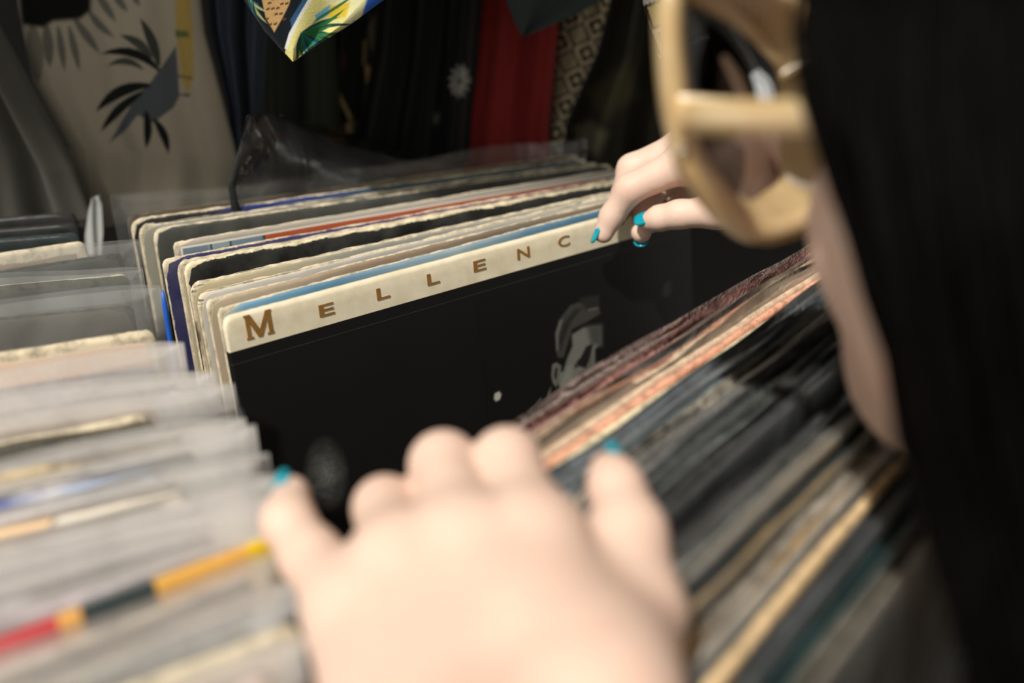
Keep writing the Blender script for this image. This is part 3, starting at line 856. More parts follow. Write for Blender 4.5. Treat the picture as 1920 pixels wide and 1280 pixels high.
LEAFB = srgb(172, 162, 142)
def paint_leaf(C, P, Wd):
    g = srgb(84, 86, 80); k = srgb(20, 24, 22); s_ = srgb(84, 88, 92)
    # soft large tone of the weave
    for b, t_, w, cv, col in [((370,90),(500,270),46,.0,g), ((440,50),(575,190),40,.05,g), ((480,-40),(580,110),44,.0,g), ((290,130),(325,360),40,.0,g), ((345,130),(400,360),40,.0,g),
                         ((230,120),(250,340),60,.0,g), ((560,-40),(640,60),40,0,g), ((160,120),(190,420),90,0,srgb(110,106,94)), ((660,-30),(700,30),30,0,g)]:
        paint(C, P, [Z1(*(np.array(q)*2.667)) for q in blade(np.array(b)/2.667, np.array(t_)/2.667, w/2.667, cv)], col, 3, 0.75)
    for b, t_, w, cv, col in [((795,330),(700,90),50,.05,srgb(60,62,58)), ((760,290),(600,175),46,.10,srgb(70,72,66)), ((715,345),(535,330),36,.18,srgb(70,72,66))]:
        paint(C, P, blade(np.array(b)/2.667, np.array(t_)/2.667, w/2.667, cv), col, 1.5)
    paint(C, P, [Z1(*q) for q in [(880,230),(890,350),(897,480),(870,535),(800,590),(760,615),(690,575),(620,660),(545,715),(590,640),(680,480),(745,420),(790,360)]], s_, 1.6)
    for b, t_, w, cv in [((800,355),(500,270),46,.16), ((750,425),(478,560),58,.12), ((712,460),(503,660),46,.06), ((730,555),(730,742),42,-.05), ((770,595),(842,768),42,-.08)]:
        paint(C, P, blade(np.array(b)/2.667, np.array(t_)/2.667, w/2.667, cv), k, 1.3)
    # bamboo stem
    paint(C, P, [(326, -80), (352, -80), (362, 60), (364, 140), (352, 180), (340, 150), (330, 60)], srgb(176, 150, 82), 3)
    paint(C, P, [(328, 56), (352, 58), (356, 70), (330, 70)], srgb(96, 110, 60), 2)
    paint(C, P, [(333, 140), (362, 146), (362, 149), (333, 144)], srgb(90, 84, 70), 1)
    paint(C, P, [(336, 175), (358, 176), (354, 182), (336, 178)], srgb(90, 84, 70), 1)
    # black printed mass by the shoulder
    paint(C, P, [(30, -80), (175, -80), (170, 20), (150, 36), (100, 40), (80, 52), (40, 46)], srgb(12, 12, 11), 6)

HAWB = srgb(226, 218, 140)
def paint_hawaii(C, P, Wd):
    dk = srgb(20, 70, 66); tl = srgb(34, 120, 128); gr = srgb(46, 110, 60)
    # the same print goes on over the rest of the shirt, in metres on the cloth
    Q = Wd[:, [0, 2]]; r_ = random.Random(3)
    z_lo, z_hi = Q[:, 1].min() + 0.045, Q[:, 1].max()
    for k in range(46):
        c = np.array((r_.uniform(Q[:, 0].min(), Q[:, 0].max()), r_.uniform(z_lo + .02, z_hi)))
        sel = np.abs(Q - c).max(1) < 0.07
        if not sel.any(): continue
        Cs = C[sel]; Qs = Q[sel]; a0 = r_.uniform(0, 6)
        paint(Cs, Qs, [c + np.array((math.cos(t_)*.022, math.sin(t_)*.015)) for t_ in np.linspace(0, 6.0, 9)], r_.choice([srgb(236, 232, 176), srgb(226, 196, 60), srgb(104, 170, 206), srgb(40, 96, 190)]), .002)
        for j in range(9):
            a = a0 + j*0.36; t_ = c + np.array((math.cos(a), math.sin(a)))*r_.uniform(.028, .045)
            paint(Cs, Qs, blade(c, t_, .0055, .06*(-1)**j), [dk, gr, tl][(j + k) % 3], .0006)
        C[sel] = Cs
    paint(C, P, [Z2(*q) for q in [(350,-40),(700,-40),(640,90),(560,140)]], srgb(236, 232, 176), 4)
    paint(C, P, [Z2(*q) for q in [(420,30),(520,10),(500,80),(420,80)]], srgb(226, 196, 60), 3)
    paint(C, P, [Z2(*q) for q in [(360,70),(430,20),(420,70),(370,95)]], srgb(104, 170, 206), 2)
    paint(C, P, [Z2(*q) for q in [(560,110),(600,-20),(800,-60),(640,90),(560,140)]], srgb(40, 96, 190), 3)
    paint(C, P, [Z2(*q) for q in [(480,140),(540,90),(560,140),(480,175)]], srgb(96, 176, 206), 3)
    for k in range(9):
        a = -0.5 + k*0.14
        b = np.array(Z2(300, 150)); t_ = b + np.array([math.cos(a), -math.sin(a)])*np.array([78, 62])*(0.8 + 0.25*((k*7) % 3))
        paint(C, P, blade(b, t_, 7, .06*(-1)**k), dk if k % 2 else gr, 0.9)
    for k in range(7):
        a = 0.4 + k*0.22
        b = np.array(Z2(300, 150)); t_ = b + np.array([math.cos(a), math.sin(a)])*52
        paint(C, P, blade(b, t_, 7.5, .04), [dk, tl, gr][k % 3], 0.9)
    for k in range(6):
        b = np.array(Z2(420 + k*22, 60 - k*14)); t_ = b + np.array([-30, 22])
        paint(C, P, blade(b, t_, 4.5, .08), gr, 0.9, 0.8)
    # left front: dark band, tan panel, teal palm
    paint(C, P, [Z2(*q) for q in [(-240,-80),(345,-80),(330,20),(250,150),(226,240),(120,240),(-60,120)]], srgb(18, 24, 30), 1.5)
    paint(C, P, [Z2(*q) for q in [(250,90),(330,-40),(345,-40),(300,50),(258,130)]], srgb(50, 92, 128), 2)
    paint(C, P, [Z2(*q) for q in [(110,-60),(265,-60),(245,20),(215,80),(178,145),(140,80)]], srgb(206, 166, 110), 1.6)
    for k in range(16):
        x, y = 130 + (k*37) % 100, -30 + (k*23) % 140
        paint(C, P, [Z2(x, y), Z2(x + 16, y - 6), Z2(x + 18, y + 3), Z2(x + 2, y + 9)], srgb(96, 66, 36), 0.8)
    for k in range(8):
        b = np.array(Z2(40 + k*6, -20 + k*4)); t_ = np.array(Z2(110 + (k % 3)*18, 20 + k*17))
        paint(C, P, blade(b, t_, 5, .06), [tl, dk, srgb(180, 190, 130)][k % 3], 0.9)
    # white piping
    paint(C, P, [Z2(*q) for q in [(346,-30),(366,-30),(300,80),(258,160),(236,225),(224,218),(244,150),(290,66)]], srgb(232, 232, 226), 0.9)

def paint_flower(C, P, Wd):
    for k in range(12):
        a = k*0.55; b = np.array((862, 152)); t_ = b + np.array([math.cos(a)*22, math.sin(a)*34])
        paint(C, P, blade(b + (t_ - b)*0.15, t_, 8, .12), srgb(150, 148, 140), 1.2)
    for k in range(7):
        a = k*0.9; b = np.array((818, 222)); t_ = b + np.array([math.cos(a)*8, math.sin(a)*14])
        paint(C, P, blade(b, t_, 5, .1), srgb(84, 84, 78), 1.2)

def paint_gold(C, P, Wd):
    g = srgb(150, 132, 84)
    paint(C, P, [Z2(*q) for q in [(640,40),(665,60),(650,190),(612,240),(596,130)]], srgb(96, 90, 64), 3, .7)
    paint(C, P, [Z2(*q) for q in [(585,300),(600,290),(625,340),(610,410),(592,370)]], srgb(180, 140, 80), 1.6)
    paint(C, P, [Z2(*q) for q in [(580,180),(592,180),(586,300),(576,290)]], g, 1.6)
    paint(C, P, [Z2(*q) for q in [(465,425),(478,440),(420,545),(395,560),(425,500)]], g, 1.6)
    paint(C, P, [Z2(*q) for q in [(468,400),(485,440),(535,540),(520,550),(470,450)]], g, 1.6)
    paint(C, P, [Z2(*q) for q in [(380,570),(520,550),(540,640),(400,640)]], srgb(84, 40, 22), 6)
    paint(C, P, [Z2(*q) for q in [(500,560),(550,540),(540,600),(510,640)]], srgb(150, 132, 96), 3)
    paint(C, P, [Z2(*q) for q in [(460,250),(500,240),(500,320),(470,300)]], srgb(60, 28, 16), 5)

def squares(C, P, ang, size, cols, org):  # P in pixels or in metres
    ca, sa = math.cos(ang), math.sin(ang)
    d = P - np.array(org)
    u = (d[:, 0]*ca + d[:, 1]*sa)/size; v = (-d[:, 0]*sa + d[:, 1]*ca)/size
    fu, fv = u - np.floor(u) - .5, v - np.floor(v) - .5
    m = np.maximum(np.abs(fu), np.abs(fv))
    par = (np.floor(u) + np.floor(v)).astype(int) % 2
    idx = np.where(par == 0, np.where(m < .14, 1, np.where(m < .34, 0, 1)), np.where(m < .38, 2, 0))
    tab = np.array([c[:3] for c in cols])
    C[:] = tab[idx]

def paint_geo(C, P, Wd):
    squares(C, P, math.radians(-24), 38, [srgb(40, 30, 20), srgb(176, 162, 130), srgb(140, 128, 100)], (1075, 90))
def paint_check(C, P, Wd):
    squares(C, Wd[:, [0, 2]], math.radians(24), 0.0145, [srgb(34, 28, 22), srgb(214, 208, 196), srgb(196, 176, 110)], tuple(np.array(P_f(1265, 34, 0.60))[[0, 2]]))
    paint(C, P, [(1268, -4), (1290, -6), (1286, 8), (1272, 6)], srgb(36, 66, 130), 1)
    paint(C, P, [(1330, 0), (1420, -10), (1440, 60), (1400, 70)], srgb(40, 80, 150), 4)

def paint_blotches(C, P, Wd):  # two soft patches lighter than the base cloth
    paint(C, P, [(1075, 238), (1110, 226), (1140, 250), (1120, 290), (1085, 284)], srgb(120, 116, 92), 10, .8)
    paint(C, P, [(1100, 170), (1180, 110), (1200, 180), (1130, 230)], srgb(84, 78, 54), 14, .8)

rail_o = empty('clothes_rail', (0, 0.71, 0)); tag(rail_o, 'steel rail the shirts hang from', 'rail')
rz = H + RAIL_UP
Vr, Fr = tube_vf([(-1.5, 0, rz), (1.5, 0, rz)], 0.0125, 14); link('bar', mesh_of('bar', [tuple(v) for v in Vr], Fr, True), M_METAL, rail_o)
for x in (-1.45, 1.45):
    Vr, Fr = tube_vf([(x, 0, 0.0), (x, 0, rz - 0.0125)], 0.0125, 14); link('post', mesh_of('post', [tuple(v) for v in Vr], Fr, True), M_METAL, rail_o)

garment('patterned_shirt', 'beige shirt printed with grey palm leaves and a bamboo stem', [(150, 420), (132, 270), (66, 150), (40, 20), (20, -120)],
        [(448, 400), (446, 300), (420, 200), (384, 60), (366, -120)], 0.685, painter=paint_leaf, base=LEAFB, folds=2, amp=0.003, dens=(300, 230), seed=3)
grey_shirt = garment('grey_shirt', 'dull grey shirt slanting down at the far left edge', [(-160, 430), (-180, 260), (-200, 60), (-220, -120)], [(186, 400), (150, 310), (60, 160), (-20, 20)], 0.655,
        srgb(92, 90, 82), folds=2, amp=0.01, seed=8)
garment('navy_shirt', 'dark slate blue shirt between the palm leaf and tropical shirts', [(440, 330), (430, 200), (392, 60), (372, -120)], [(500, 330), (494, 190), (502, 60), (512, -120)], 0.70,
        srgb(52, 58, 70), folds=2, amp=0.009, seed=4)
garment('olive_panel_shirt', 'plain dark olive shirt under the bright tropical corner', [(490, 330), (494, 200), (496, 100), (496, -120)], [(650, 340), (636, 240), (628, 100), (620, -120)], 0.75,
        srgb(50, 52, 42), folds=2, amp=0.006, seed=5)
garment('gold_print_shirt', 'black shirt with thin gold and rust print', [(594, 360), (600, 230), (612, 100), (620, -120)], [(722, 360), (716, 200), (722, 60), (730, -120)], 0.775,
        painter=paint_gold, base=srgb(14, 14, 12), folds=2, amp=0.006, dens=(220, 130), seed=6)
garment('black_flower_shirt', 'black shirt with a pale grey flower beside the red one', [(660, 360), (672, 240), (700, 100), (716, -120)], [(880, 350), (884, 240), (896, 100), (912, -120)], 0.755,
        painter=paint_flower, base=srgb(12, 12, 12), folds=3, amp=0.006, dens=(230, 200), seed=7)
garment('red_shirt', 'dark red shirt hanging in shade', [(856, 350), (868, 240), (888, 110), (908, -120)], [(1036, 340), (1034, 230), (1046, 80), (1056, -120)], 0.765,
        srgb(126, 34, 30), folds=2, amp=0.003, seed=9)
garment('slate_collar_shirt', 'slate green shirt with a pointed corner over the red one', [(979, 68), (956, 20), (944, -20), (930, -120)], [(981, 68), (1060, 36), (1126, 2), (1180, -120)], 0.72,
        srgb(58, 68, 66), folds=1, amp=0.004, depth=0.012, seed=10)
garment('geometric_shirt', 'shirt with brown and cream nested squares, right of the red one', [(1010, 340), (1032, 220), (1044, 110), (1056, -120)], [(1048, 340), (1064, 225), (1120, 100), (1176, -120)], 0.77,
        painter=paint_geo, base=srgb(60, 52, 40), folds=1, amp=0.004, dens=(240, 140), seed=11)
garment('khaki_shirt', 'dim khaki shirt with blotches behind the lifting hand', [(1040, 340), (1062, 240), (1124, 100), (1178, -120)], [(1400, 360), (1380, 240), (1360, 100), (1350, -120)], 0.81,
        painter=paint_blotches, base=srgb(50, 47, 36), folds=3, amp=0.008, dens=(150, 120), seed=12)
garment('checked_shirt', 'brown, white and blue squared shirt corner above the lifting hand', [(1236, 106), (1222, 60), (1206, 10), (1190, -120)], [(1240, 106), (1330, 70), (1470, 40), (1520, -120)], 0.60,
        painter=paint_check, base=srgb(60, 52, 40), folds=1, amp=0.004, depth=0.012, dens=(330, 190), seed=13, low=0.28)
garment('tropical_shirt', 'bright yellow tropical shirt corner with palm fronds and white piping', [(554, 111), (530, 92), (500, 60), (440, -30), (410, -120)], [(557, 111), (592, 86), (660, 44), (730, -8), (800, -120)], 0.56,
        painter=paint_hawaii, base=HAWB, folds=1, amp=0.003, depth=0.012, dens=(430, 230), seed=14, low=0.45)
# pale tail of the left-hand grey shirt, hanging beside the left crate
tt = np.linspace(0, 1, 40); ss = np.linspace(0, 1, 24)
Le, Re = lerp_poly([(160, 480), (160, 440), (166, 396), (172, 372)], tt), lerp_poly([(189, 480), (193, 436), (191, 384), (186, 366)], tt)
G = np.array([[tuple(P_f(*(Le[i]*(1 - q) + Re[i]*q), 0.640 + 0.0012*math.sin(q*9 + i*.1))) for q in ss] for i in range(len(tt))])
V, F = sheet_vf(G, np.array([0, 0.002, 0]))
o_ = np.array(grey_shirt.location)
link('shirt_tail', mesh_of('shirt_tail', V - o_, F, True), cloth_mat('pale_lining', srgb(196, 198, 192)), grey_shirt)['label'] = 'pale lining at the shirt tail'

# ------------------------------------------------------------------ body from distance fields
class Field:
    def __init__(self, lo, hi, h):
        self.h = h; self.lo = np.array(lo, float)
        self.n = (np.ceil((np.array(hi) - self.lo)/h).astype(int) + 1)
        self.ax = [self.lo[i] + h*np.arange(self.n[i]) for i in range(3)]
    def new(self): return np.full(self.n, 0.5, np.float32)
    def box(self, pts, r):
        pts = np.array(pts, float)
        a = np.clip(np.floor((pts.min(0) - r - self.lo)/self.h).astype(int), 0, self.n)
        b = np.clip(np.ceil((pts.max(0) + r - self.lo)/self.h).astype(int) + 1, 0, self.n)
        return tuple(slice(int(a[i]), int(b[i])) for i in range(3))
    def grid(self, sl):
        return [self.ax[0][sl[0]][:, None, None], self.ax[1][sl[1]][None, :, None], self.ax[2][sl[2]][None, None, :]]
    def smin(self, A, sl, d, k):
        a = A[sl]
        if a.size == 0: return
        h = np.clip(0.5 + 0.5*(a - d)/k, 0, 1)
        A[sl] = a*(1 - h) + d*h - k*h*(1 - h)
    def cap(self, A, a, b, ra, rb, k=0.006):
        a = np.array(a, float); b = np.array(b, float)
        sl = self.box([a, b], max(ra, rb) + k + 3*self.h)
        X, Y, Z = self.grid(sl); ab = b - a
        px, py, pz = X - a[0], Y - a[1], Z - a[2]
        t = np.clip((px*ab[0] + py*ab[1] + pz*ab[2])/max(ab @ ab, 1e-12), 0, 1)
        d = np.sqrt((px - ab[0]*t)**2 + (py - ab[1]*t)**2 + (pz - ab[2]*t)**2) - (ra + (rb - ra)*t)
        self.smin(A, sl, d.astype(np.float32), k)
    def ell(self, A, c, R, rad, k=0.01):
        """ellipsoid; rows of R are its axes"""
        c = np.array(c, float); R = np.array(R, float); rad = np.array(rad, float)
        sl = self.box([c], rad.max() + k + 3*self.h)
        X, Y, Z = self.grid(sl)
        p = [X - c[0], Y - c[1], Z - c[2]]
        q = [(p[0]*R[i, 0] + p[1]*R[i, 1] + p[2]*R[i, 2]) for i in range(3)]
        k0 = np.sqrt(sum((q[i]/rad[i])**2 for i in range(3))); k1 = np.sqrt(sum((q[i]/rad[i]**2)**2 for i in range(3))) + 1e-9
        self.smin(A, sl, (k0*(k0 - 1)/k1).astype(np.float32), k)
    def mesh(self, A):
        s = A < 0
        c = np.zeros(tuple(np.array(A.shape) - 1), np.uint8)
        offs = [(i, j, k) for i in (0, 1) for j in (0, 1) for k in (0, 1)]
        nx, ny, nz = A.shape
        for (i, j, k) in offs: c += s[i:nx-1+i, j:ny-1+j, k:nz-1+k]
        cells = np.argwhere((c > 0) & (c < 8))
        vals = np.stack([A[cells[:, 0]+i, cells[:, 1]+j, cells[:, 2]+k] for i, j, k in offs], 1)
        acc = np.zeros((len(cells), 3)); cnt = np.zeros(len(cells))
        O = np.array(offs, float)
        for a in range(8):
            for b in range(a + 1, 8):
                if np.abs(O[a] - O[b]).sum() != 1: continue
                va, vb = vals[:, a], vals[:, b]
                m = (va < 0) != (vb < 0)
                t = (va[m]/(va[m] - vb[m]))[:, None]
                acc[m] += O[a] + t*(O[b] - O[a]); cnt[m] += 1
        V = self.lo + self.h*(cells + acc/cnt[:, None])
        idx = np.full(c.shape, -1, np.int64); idx[cells[:, 0], cells[:, 1], cells[:, 2]] = np.arange(len(cells))
        Q = []
        for ax in range(3):
            o1, o2 = [(1, 2), (2, 0), (0, 1)][ax]
            sl0 = [slice(None)]*3; sl1 = [slice(None)]*3
            sl0[ax] = slice(0, -1); sl1[ax] = slice(1, None)
            a, b = s[tuple(sl0)], s[tuple(sl1)]
            E = np.argwhere(a != b)
            E = E[(E[:, o1] > 0) & (E[:, o2] > 0) & (E[:, o1] < A.shape[o1]-1) & (E[:, o2] < A.shape[o2]-1)]
            ins = a[E[:, 0], E[:, 1], E[:, 2]]
            def cell(d1, d2):
                q = E.copy(); q[:, o1] += d1; q[:, o2] += d2
                return idx[q[:, 0], q[:, 1], q[:, 2]]
            q = np.stack([cell(-1, -1), cell(0, -1), cell(0, 0), cell(-1, 0)], 1)
            q[~ins] = q[~ins][:, ::-1]
            Q.append(q)
        Q = np.concatenate(Q); Q = Q[(Q >= 0).all(1)]
        return V, Q

def hand_field(Fd, fingers, palm, k_f=0.005, k_p=0.009):
    """fingers blend with the palm and not with each other"""
    Pm = Fd.new()
    for a, b, ra, rb in palm: Fd.cap(Pm, a, b, ra, rb, 0.012)
    R = Pm.copy()
    for ch in fingers:
        f = Fd.new()
        for (a, ra), (b, rb) in zip(ch[:-1], ch[1:]): Fd.cap(f, a, b, ra, rb, k_f)
        sl = Fd.box([c[0] for c in ch], 0.04)
        p, q = Pm[sl], f[sl]
        h = np.clip(0.5 + 0.5*(p - q)/k_p, 0, 1)
        R[sl] = np.minimum(R[sl], p*(1 - h) + q*h - k_p*h*(1 - h))
    return R

def pz(px, py, z): return np.array(P_z(px, py, z))
def wl(x, y, up): return np.array((x, y, H + up))

# left hand, back of the hand to the lens
l_index = [(pz(1003, 1020, .270), .0118), (pz(950, 866, .300), .0098), (pz(950, 866, .300) + np.array((.004, .013, -.021)), .0085), (pz(950, 866, .300) + np.array((.006, .016, -.040)), .0070)]
l_mid = [(pz(872, 1020, .268), .0118), (pz(832, 872, .303), .0098), (pz(832, 872, .303) + np.array((.003, .014, -.023)), .0085), (pz(832, 872, .303) + np.array((.004, .017, -.043)), .0070)]
l_ring = [(pz(750, 1050, .268), .0112), (pz(722, 952, .296), .0088), (pz(722, 952, .296) + np.array((.002, .013, -.022)), .0078), (pz(722, 952, .296) + np.array((.003, .016, -.040)), .0066)]
l_pink = [(pz(662, 1140, .262), .0108), (pz(584, 1046, .282), .0082), (pz(540, 978, .293), .0073), (pz(546, 928, .303), .0060)]
l_thumb = [(pz(1120, 1345, .222), .0165), (pz(1196, 1150, .258), .0122), (pz(1180, 1000, .280), .0102), (pz(1154, 912, .292), .0078), (pz(1143, 884, .297), .0062)]
wr = wl(-.003, .148, -.180)
l_palm = []
for (m, r), dx in zip((l_index[0], l_mid[0], l_ring[0], l_pink[0]), (.016, .006, -.006, -.017)):
    l_palm.append((m, wr + np.array((dx, 0.004, 0.004)), r*0.98, .0155))
    l_palm.append((m + np.array((0, 0, -.010)), wr + np.array((dx, 0.004, -0.006)), r*0.9, .0155))
l_palm.append((pz(1120, 1345, .222), wr + np.array((.012, 0, 0)), .0165, .018))
l_palm.append((pz(1003, 1020, .270), pz(1120, 1300, .228), .0105, .0165))
l_palm.append((pz(940, 1150, .254), pz(1080, 1250, .236), .012, .015))
el_l = wl(-.09, -.06, -.31); sh_l = wl(.115, .045, -.215)
l_palm.append((wr, wr + (el_l - wr)*0.35, .0225, .030)); l_palm.append((wr + (el_l - wr)*0.35, el_l, .030, .038))
l_palm.append((el_l, sh_l, .038, .046))
FL = Field(wl(-.16, -.13, -.38) , wl(.20, .36, -.10), .0019)
fl = hand_field(FL, [l_index, l_mid, l_ring, l_pink, l_thumb], l_palm)
VL, QL = FL.mesh(fl)

# right hand, gripping the top edge of the banded sleeve
r_index = [(pz(1300, 298, .548), .0108), (pz(1181, 354, .560), .0082), (pz(1147, 405, .568), .0066), (pz(1132, 438, .571), .0056)]
r_mid = [(pz(1288, 276, .566), .0108), (pz(1186, 318, .578), .0088), (pz(1170, 368, .580), .0074), (pz(1160, 400, .580), .0062)]
r_ring = [(pz(1320, 290, .580), .0105), (pz(1238, 340, .590), .0084), (pz(1208, 395, .582), .0070), (pz(1202, 436, .574), .0060)]
r_pink = [(pz(1350, 310, .588), .0098), (pz(1290, 352, .598), .0074), (pz(1268, 376, .592), .0064), (pz(1262, 396, .588), .0056)]
r_thumb = [(pz(1420, 380, .530), .0140), (pz(1345, 396, .540), .0092), (pz(1272, 402, .550), .0076), (pz(1236, 409, .556), .0068), (pz(1218, 414, .560), .0054)]
wr_r = pz(1560, 262, .535)
r_palm = []
for (m, r), dz in zip((r_index[0], r_mid[0], r_ring[0], r_pink[0]), (-.004, .003, .012, .018)):
    r_palm.append((m, wr_r + np.array((0, dz, dz*-0.2)), r, .0150))
r_palm.append((pz(1420, 380, .530), wr_r + np.array((-.006, -.006, -.004)), .0135, .018))
r_palm.append((r_index[0][0], pz(1420, 370, .532), .0100, .0135))
el_r = wl(.40, .46, -.27); sh_r = wl(.275, .325, -.175)
r_palm.append((wr_r, wr_r + (el_r - wr_r)*0.35, .0215, .029)); r_palm.append((wr_r + (el_r - wr_r)*0.35, el_r, .029, .037))
r_palm.append((el_r, sh_r, .038, .046))
FR = Field(wl(.02, .26, -.36), wl(.47, .66, -.05), .0019)
fr_ = hand_field(FR, [r_index, r_mid, r_ring, r_pink, r_thumb], r_palm, 0.004, 0.007)
VR, QR = FR.mesh(fr_)

# head, neck and trunk
hp = math.radians(13); ha = math.radians(30)
hf = np.array((-math.sin(ha)*math.cos(hp), math.cos(ha)*math.cos(hp), -math.sin(hp)))      # facing
hl = np.array((-math.cos(ha), -math.sin(ha), 0.0))                                          # her left
hu = np.cross(hl, hf) * -1.0
if hu[2] < 0: hu = -hu
hinge = pz(1268, 205, .290)
HO = hinge - .088*hf - .0735*hl - .012*hu
def hd(f, l, u): return HO + hf*f + hl*l + hu*u
HR = np.stack([hf, hl, hu])
FB = Field(wl(-.10, -.30, -1.26), wl(.72, .50, .12), .0045)
fb = FB.new()
FB.ell(fb, hd(-.018, 0, .035), HR, (.082, .066, .078), .01)        # skull
FB.ell(fb, hd(.020, 0, -.038), HR, (.059, .052, .070), .02)        # face
FB.ell(fb, hd(.050, 0, -.078), HR, (.026, .030, .022), .03)        # chin
for sgn in (-1, 1):
    FB.ell(fb, hd(.044, .034*sgn, -.026), HR, (.026, .020, .026), .02)   # cheekbone
    FB.ell(fb, hd(-.006, .074*sgn, -.004), HR, (.016, .007, .028), .006) # ear
    FB.ell(fb, hd(.010, .044*sgn, -.062), HR, (.030, .014, .024), .02)   # jaw
FB.cap(fb, hd(.080, 0, .008), hd(.098, 0, -.026), .007, .011, .012)   # nose
FB.ell(fb, hd(.0745, 0, -.050), HR, (.010, .022, .008), .008)           # lips
nk = wl(.195, .175, -.185)
FB.cap(fb, hd(-.02, 0, -.05), nk, .052, .056, .02)
hips = wl(.44, .035, -.46)
chest = nk*0.62 + hips*0.38 + np.array((0, 0, 0.02))
FB.cap(fb, sh_l, nk, .046, .055, .03); FB.cap(fb, sh_r, nk, .046, .055, .03)
ax_s = (sh_r - sh_l)/np.linalg.norm(sh_r - sh_l); ax_t = (hips - nk)/np.linalg.norm(hips - nk)
ax_t = ax_t - ax_s*(ax_t @ ax_s); ax_t /= np.linalg.norm(ax_t); ax_d = np.cross(ax_s, ax_t)
RB = np.stack([ax_s, ax_t, ax_d])
def trunk(Fd, A, g):
    Fd.ell(A, nk + (hips - nk)*0.34, RB, (.130 + g, .185 + g, .088 + g), .05)
    Fd.ell(A, nk + (hips - nk)*0.72, RB, (.115 + g, .16 + g, .088 + g), .05)
    Fd.ell(A, hips, np.stack([ax_s, (0, 0, 1), np.cross(ax_s, (0, 0, 1))]), (.150 + g, .12 + g, .105 + g), .05)
def legs(Fd, A, g):
    for sgn in (-1, 1):
        hip = hips + ax_s*0.085*sgn + np.array((0, 0, -.05)); knee = np.array((hip[0] + .02, hip[1] - .01, H - .80)); ank = np.array((hip[0] + .05, hip[1] - .03, 0.075))
        Fd.cap(A, hip, knee, .082 + g, .056 + g, .03); Fd.cap(A, knee, ank, .055 + g, .036 + g, .02)
        if g == 0: Fd.cap(A, ank + np.array((0, 0, -.035)), ank + np.array((-.12, .10, -.045)), .034, .026, .02)
trunk(FB, fb, 0.0); legs(FB, fb, 0.0)
VB, QB = FB.mesh(fb)

V = np.concatenate([VL, VR, VB]); Q = np.concatenate([QL, QR + len(VL), QB + len(VL) + len(VR)])
# skin
m, nt, N, L, B = new_mat('skin')
_, v = obj_coord(nt)
f1 = noise(nt, v, 26, 4); f2 = noise(nt, v, 340, 3)
c = ramp(nt, f1, [(0.32, srgb(220, 188, 169)), (0.52, srgb(223, 194, 175)), (0.72, srgb(220, 184, 164))])
c = mixc(nt, mth(nt, 'MULTIPLY', f2, 0.08), c, srgb(196, 140, 120))
L.new(c, B.inputs['Base Color']); B.inputs['Roughness'].default_value = 0.5
B.inputs['Specular IOR Level'].default_value = 0.35
B.inputs['Subsurface Weight'].default_value = 0.15
B.inputs['Subsurface Radius'].default_value = (0.010, 0.004, 0.002)
B.inputs['Subsurface Scale'].default_value = 0.5
bump(nt, f2, B, 0.12, 0.0005)
M_SKIN = m
base = np.array((.40, .05, 0.0))
person = link('person', mesh_of('person', V - base, Q, True), M_SKIN)
person.location = tuple(base)
tag(person, 'person with long dark hair and teal nails leaning over the crate, flipping records', 'person')
def part(name, V, F, mat, smooth=True, parent=person, off=base, label=None):
    V = np.array([tuple(q) for q in V]) if not isinstance(V, np.ndarray) else V
    o = link(name, mesh_of(name, V - off, F, smooth), mat, parent)
    if label: o['label'] = label
    return o

# clothing
M_TOP = cloth_mat('black_knit', srgb(20, 19, 18)); M_JEANS = cloth_mat('dark_denim', srgb(28, 32, 44)); M_SHOE = simple_mat('black_shoe', srgb(18, 18, 18), 0.6, 40, .2)
FT = Field(wl(-.10, -.26, -.74), wl(.72, .50, -.08), .006)
ft = FT.new(); trunk(FT, ft, .008)
FT.cap(ft, sh_l, nk*0.6 + sh_l*0.4, .055, .052, .03); FT.cap(ft, sh_r, nk*0.6 + sh_r*0.4, .055, .052, .03)
FT.cap(ft, sh_l, sh_l*0.45 + el_l*0.55, .055, .054, .02); FT.cap(ft, sh_r, sh_r*0.45 + el_r*0.55, .055, .054, .02)
part('top', *FT.mesh(ft), M_TOP, label='plain black top')
FJ = Field(wl(.10, -.30, -1.26), wl(.74, .34, -.36), .007)
fj = FJ.new(); FJ.ell(fj, hips + np.array((0, 0, -.02)), np.stack([ax_s, (0, 0, 1), np.cross(ax_s, (0, 0, 1))]), (.156, .11, .111), .05); legs(FJ, fj, .008)
part('trousers', *FJ.mesh(fj), M_JEANS)

# nails
M_NAIL = simple_mat('teal_polish', srgb(0, 150, 168), 0.16, 60, .05)
def nail(center, along, normal, ln, w, r):
    along = np.array(along, float); along /= np.linalg.norm(along)
    normal = np.array(normal, float); normal -= along*(normal @ along); normal /= np.linalg.norm(normal)
    side = np.cross(along, normal)
    G = np.zeros((9, 9, 3)); Gb = G.copy()
    for i, a in enumerate(np.linspace(-1, 1, 9)):
        for j, s in enumerate(np.linspace(-1, 1, 9)):
            ws = w*0.5*math.sqrt(max(0.04, 1 - max(0, abs(a) - 0.35)**2*1.9))
            hgt = r*(math.sqrt(max(0, 1 - (s*ws/r*0.86)**2)) - 1)
            p = center + along*ln*0.5*a + side*ws*s + normal*(hgt - 0.0006*a*a + 0.0002)
            G[i, j] = p; Gb[i, j] = p - normal*0.0009
    V, F = sheet_vf(G, Gb=Gb)
    part('fingernail', V, F, M_NAIL, label='teal painted fingernail')
camP = np.array((0, 0, H))
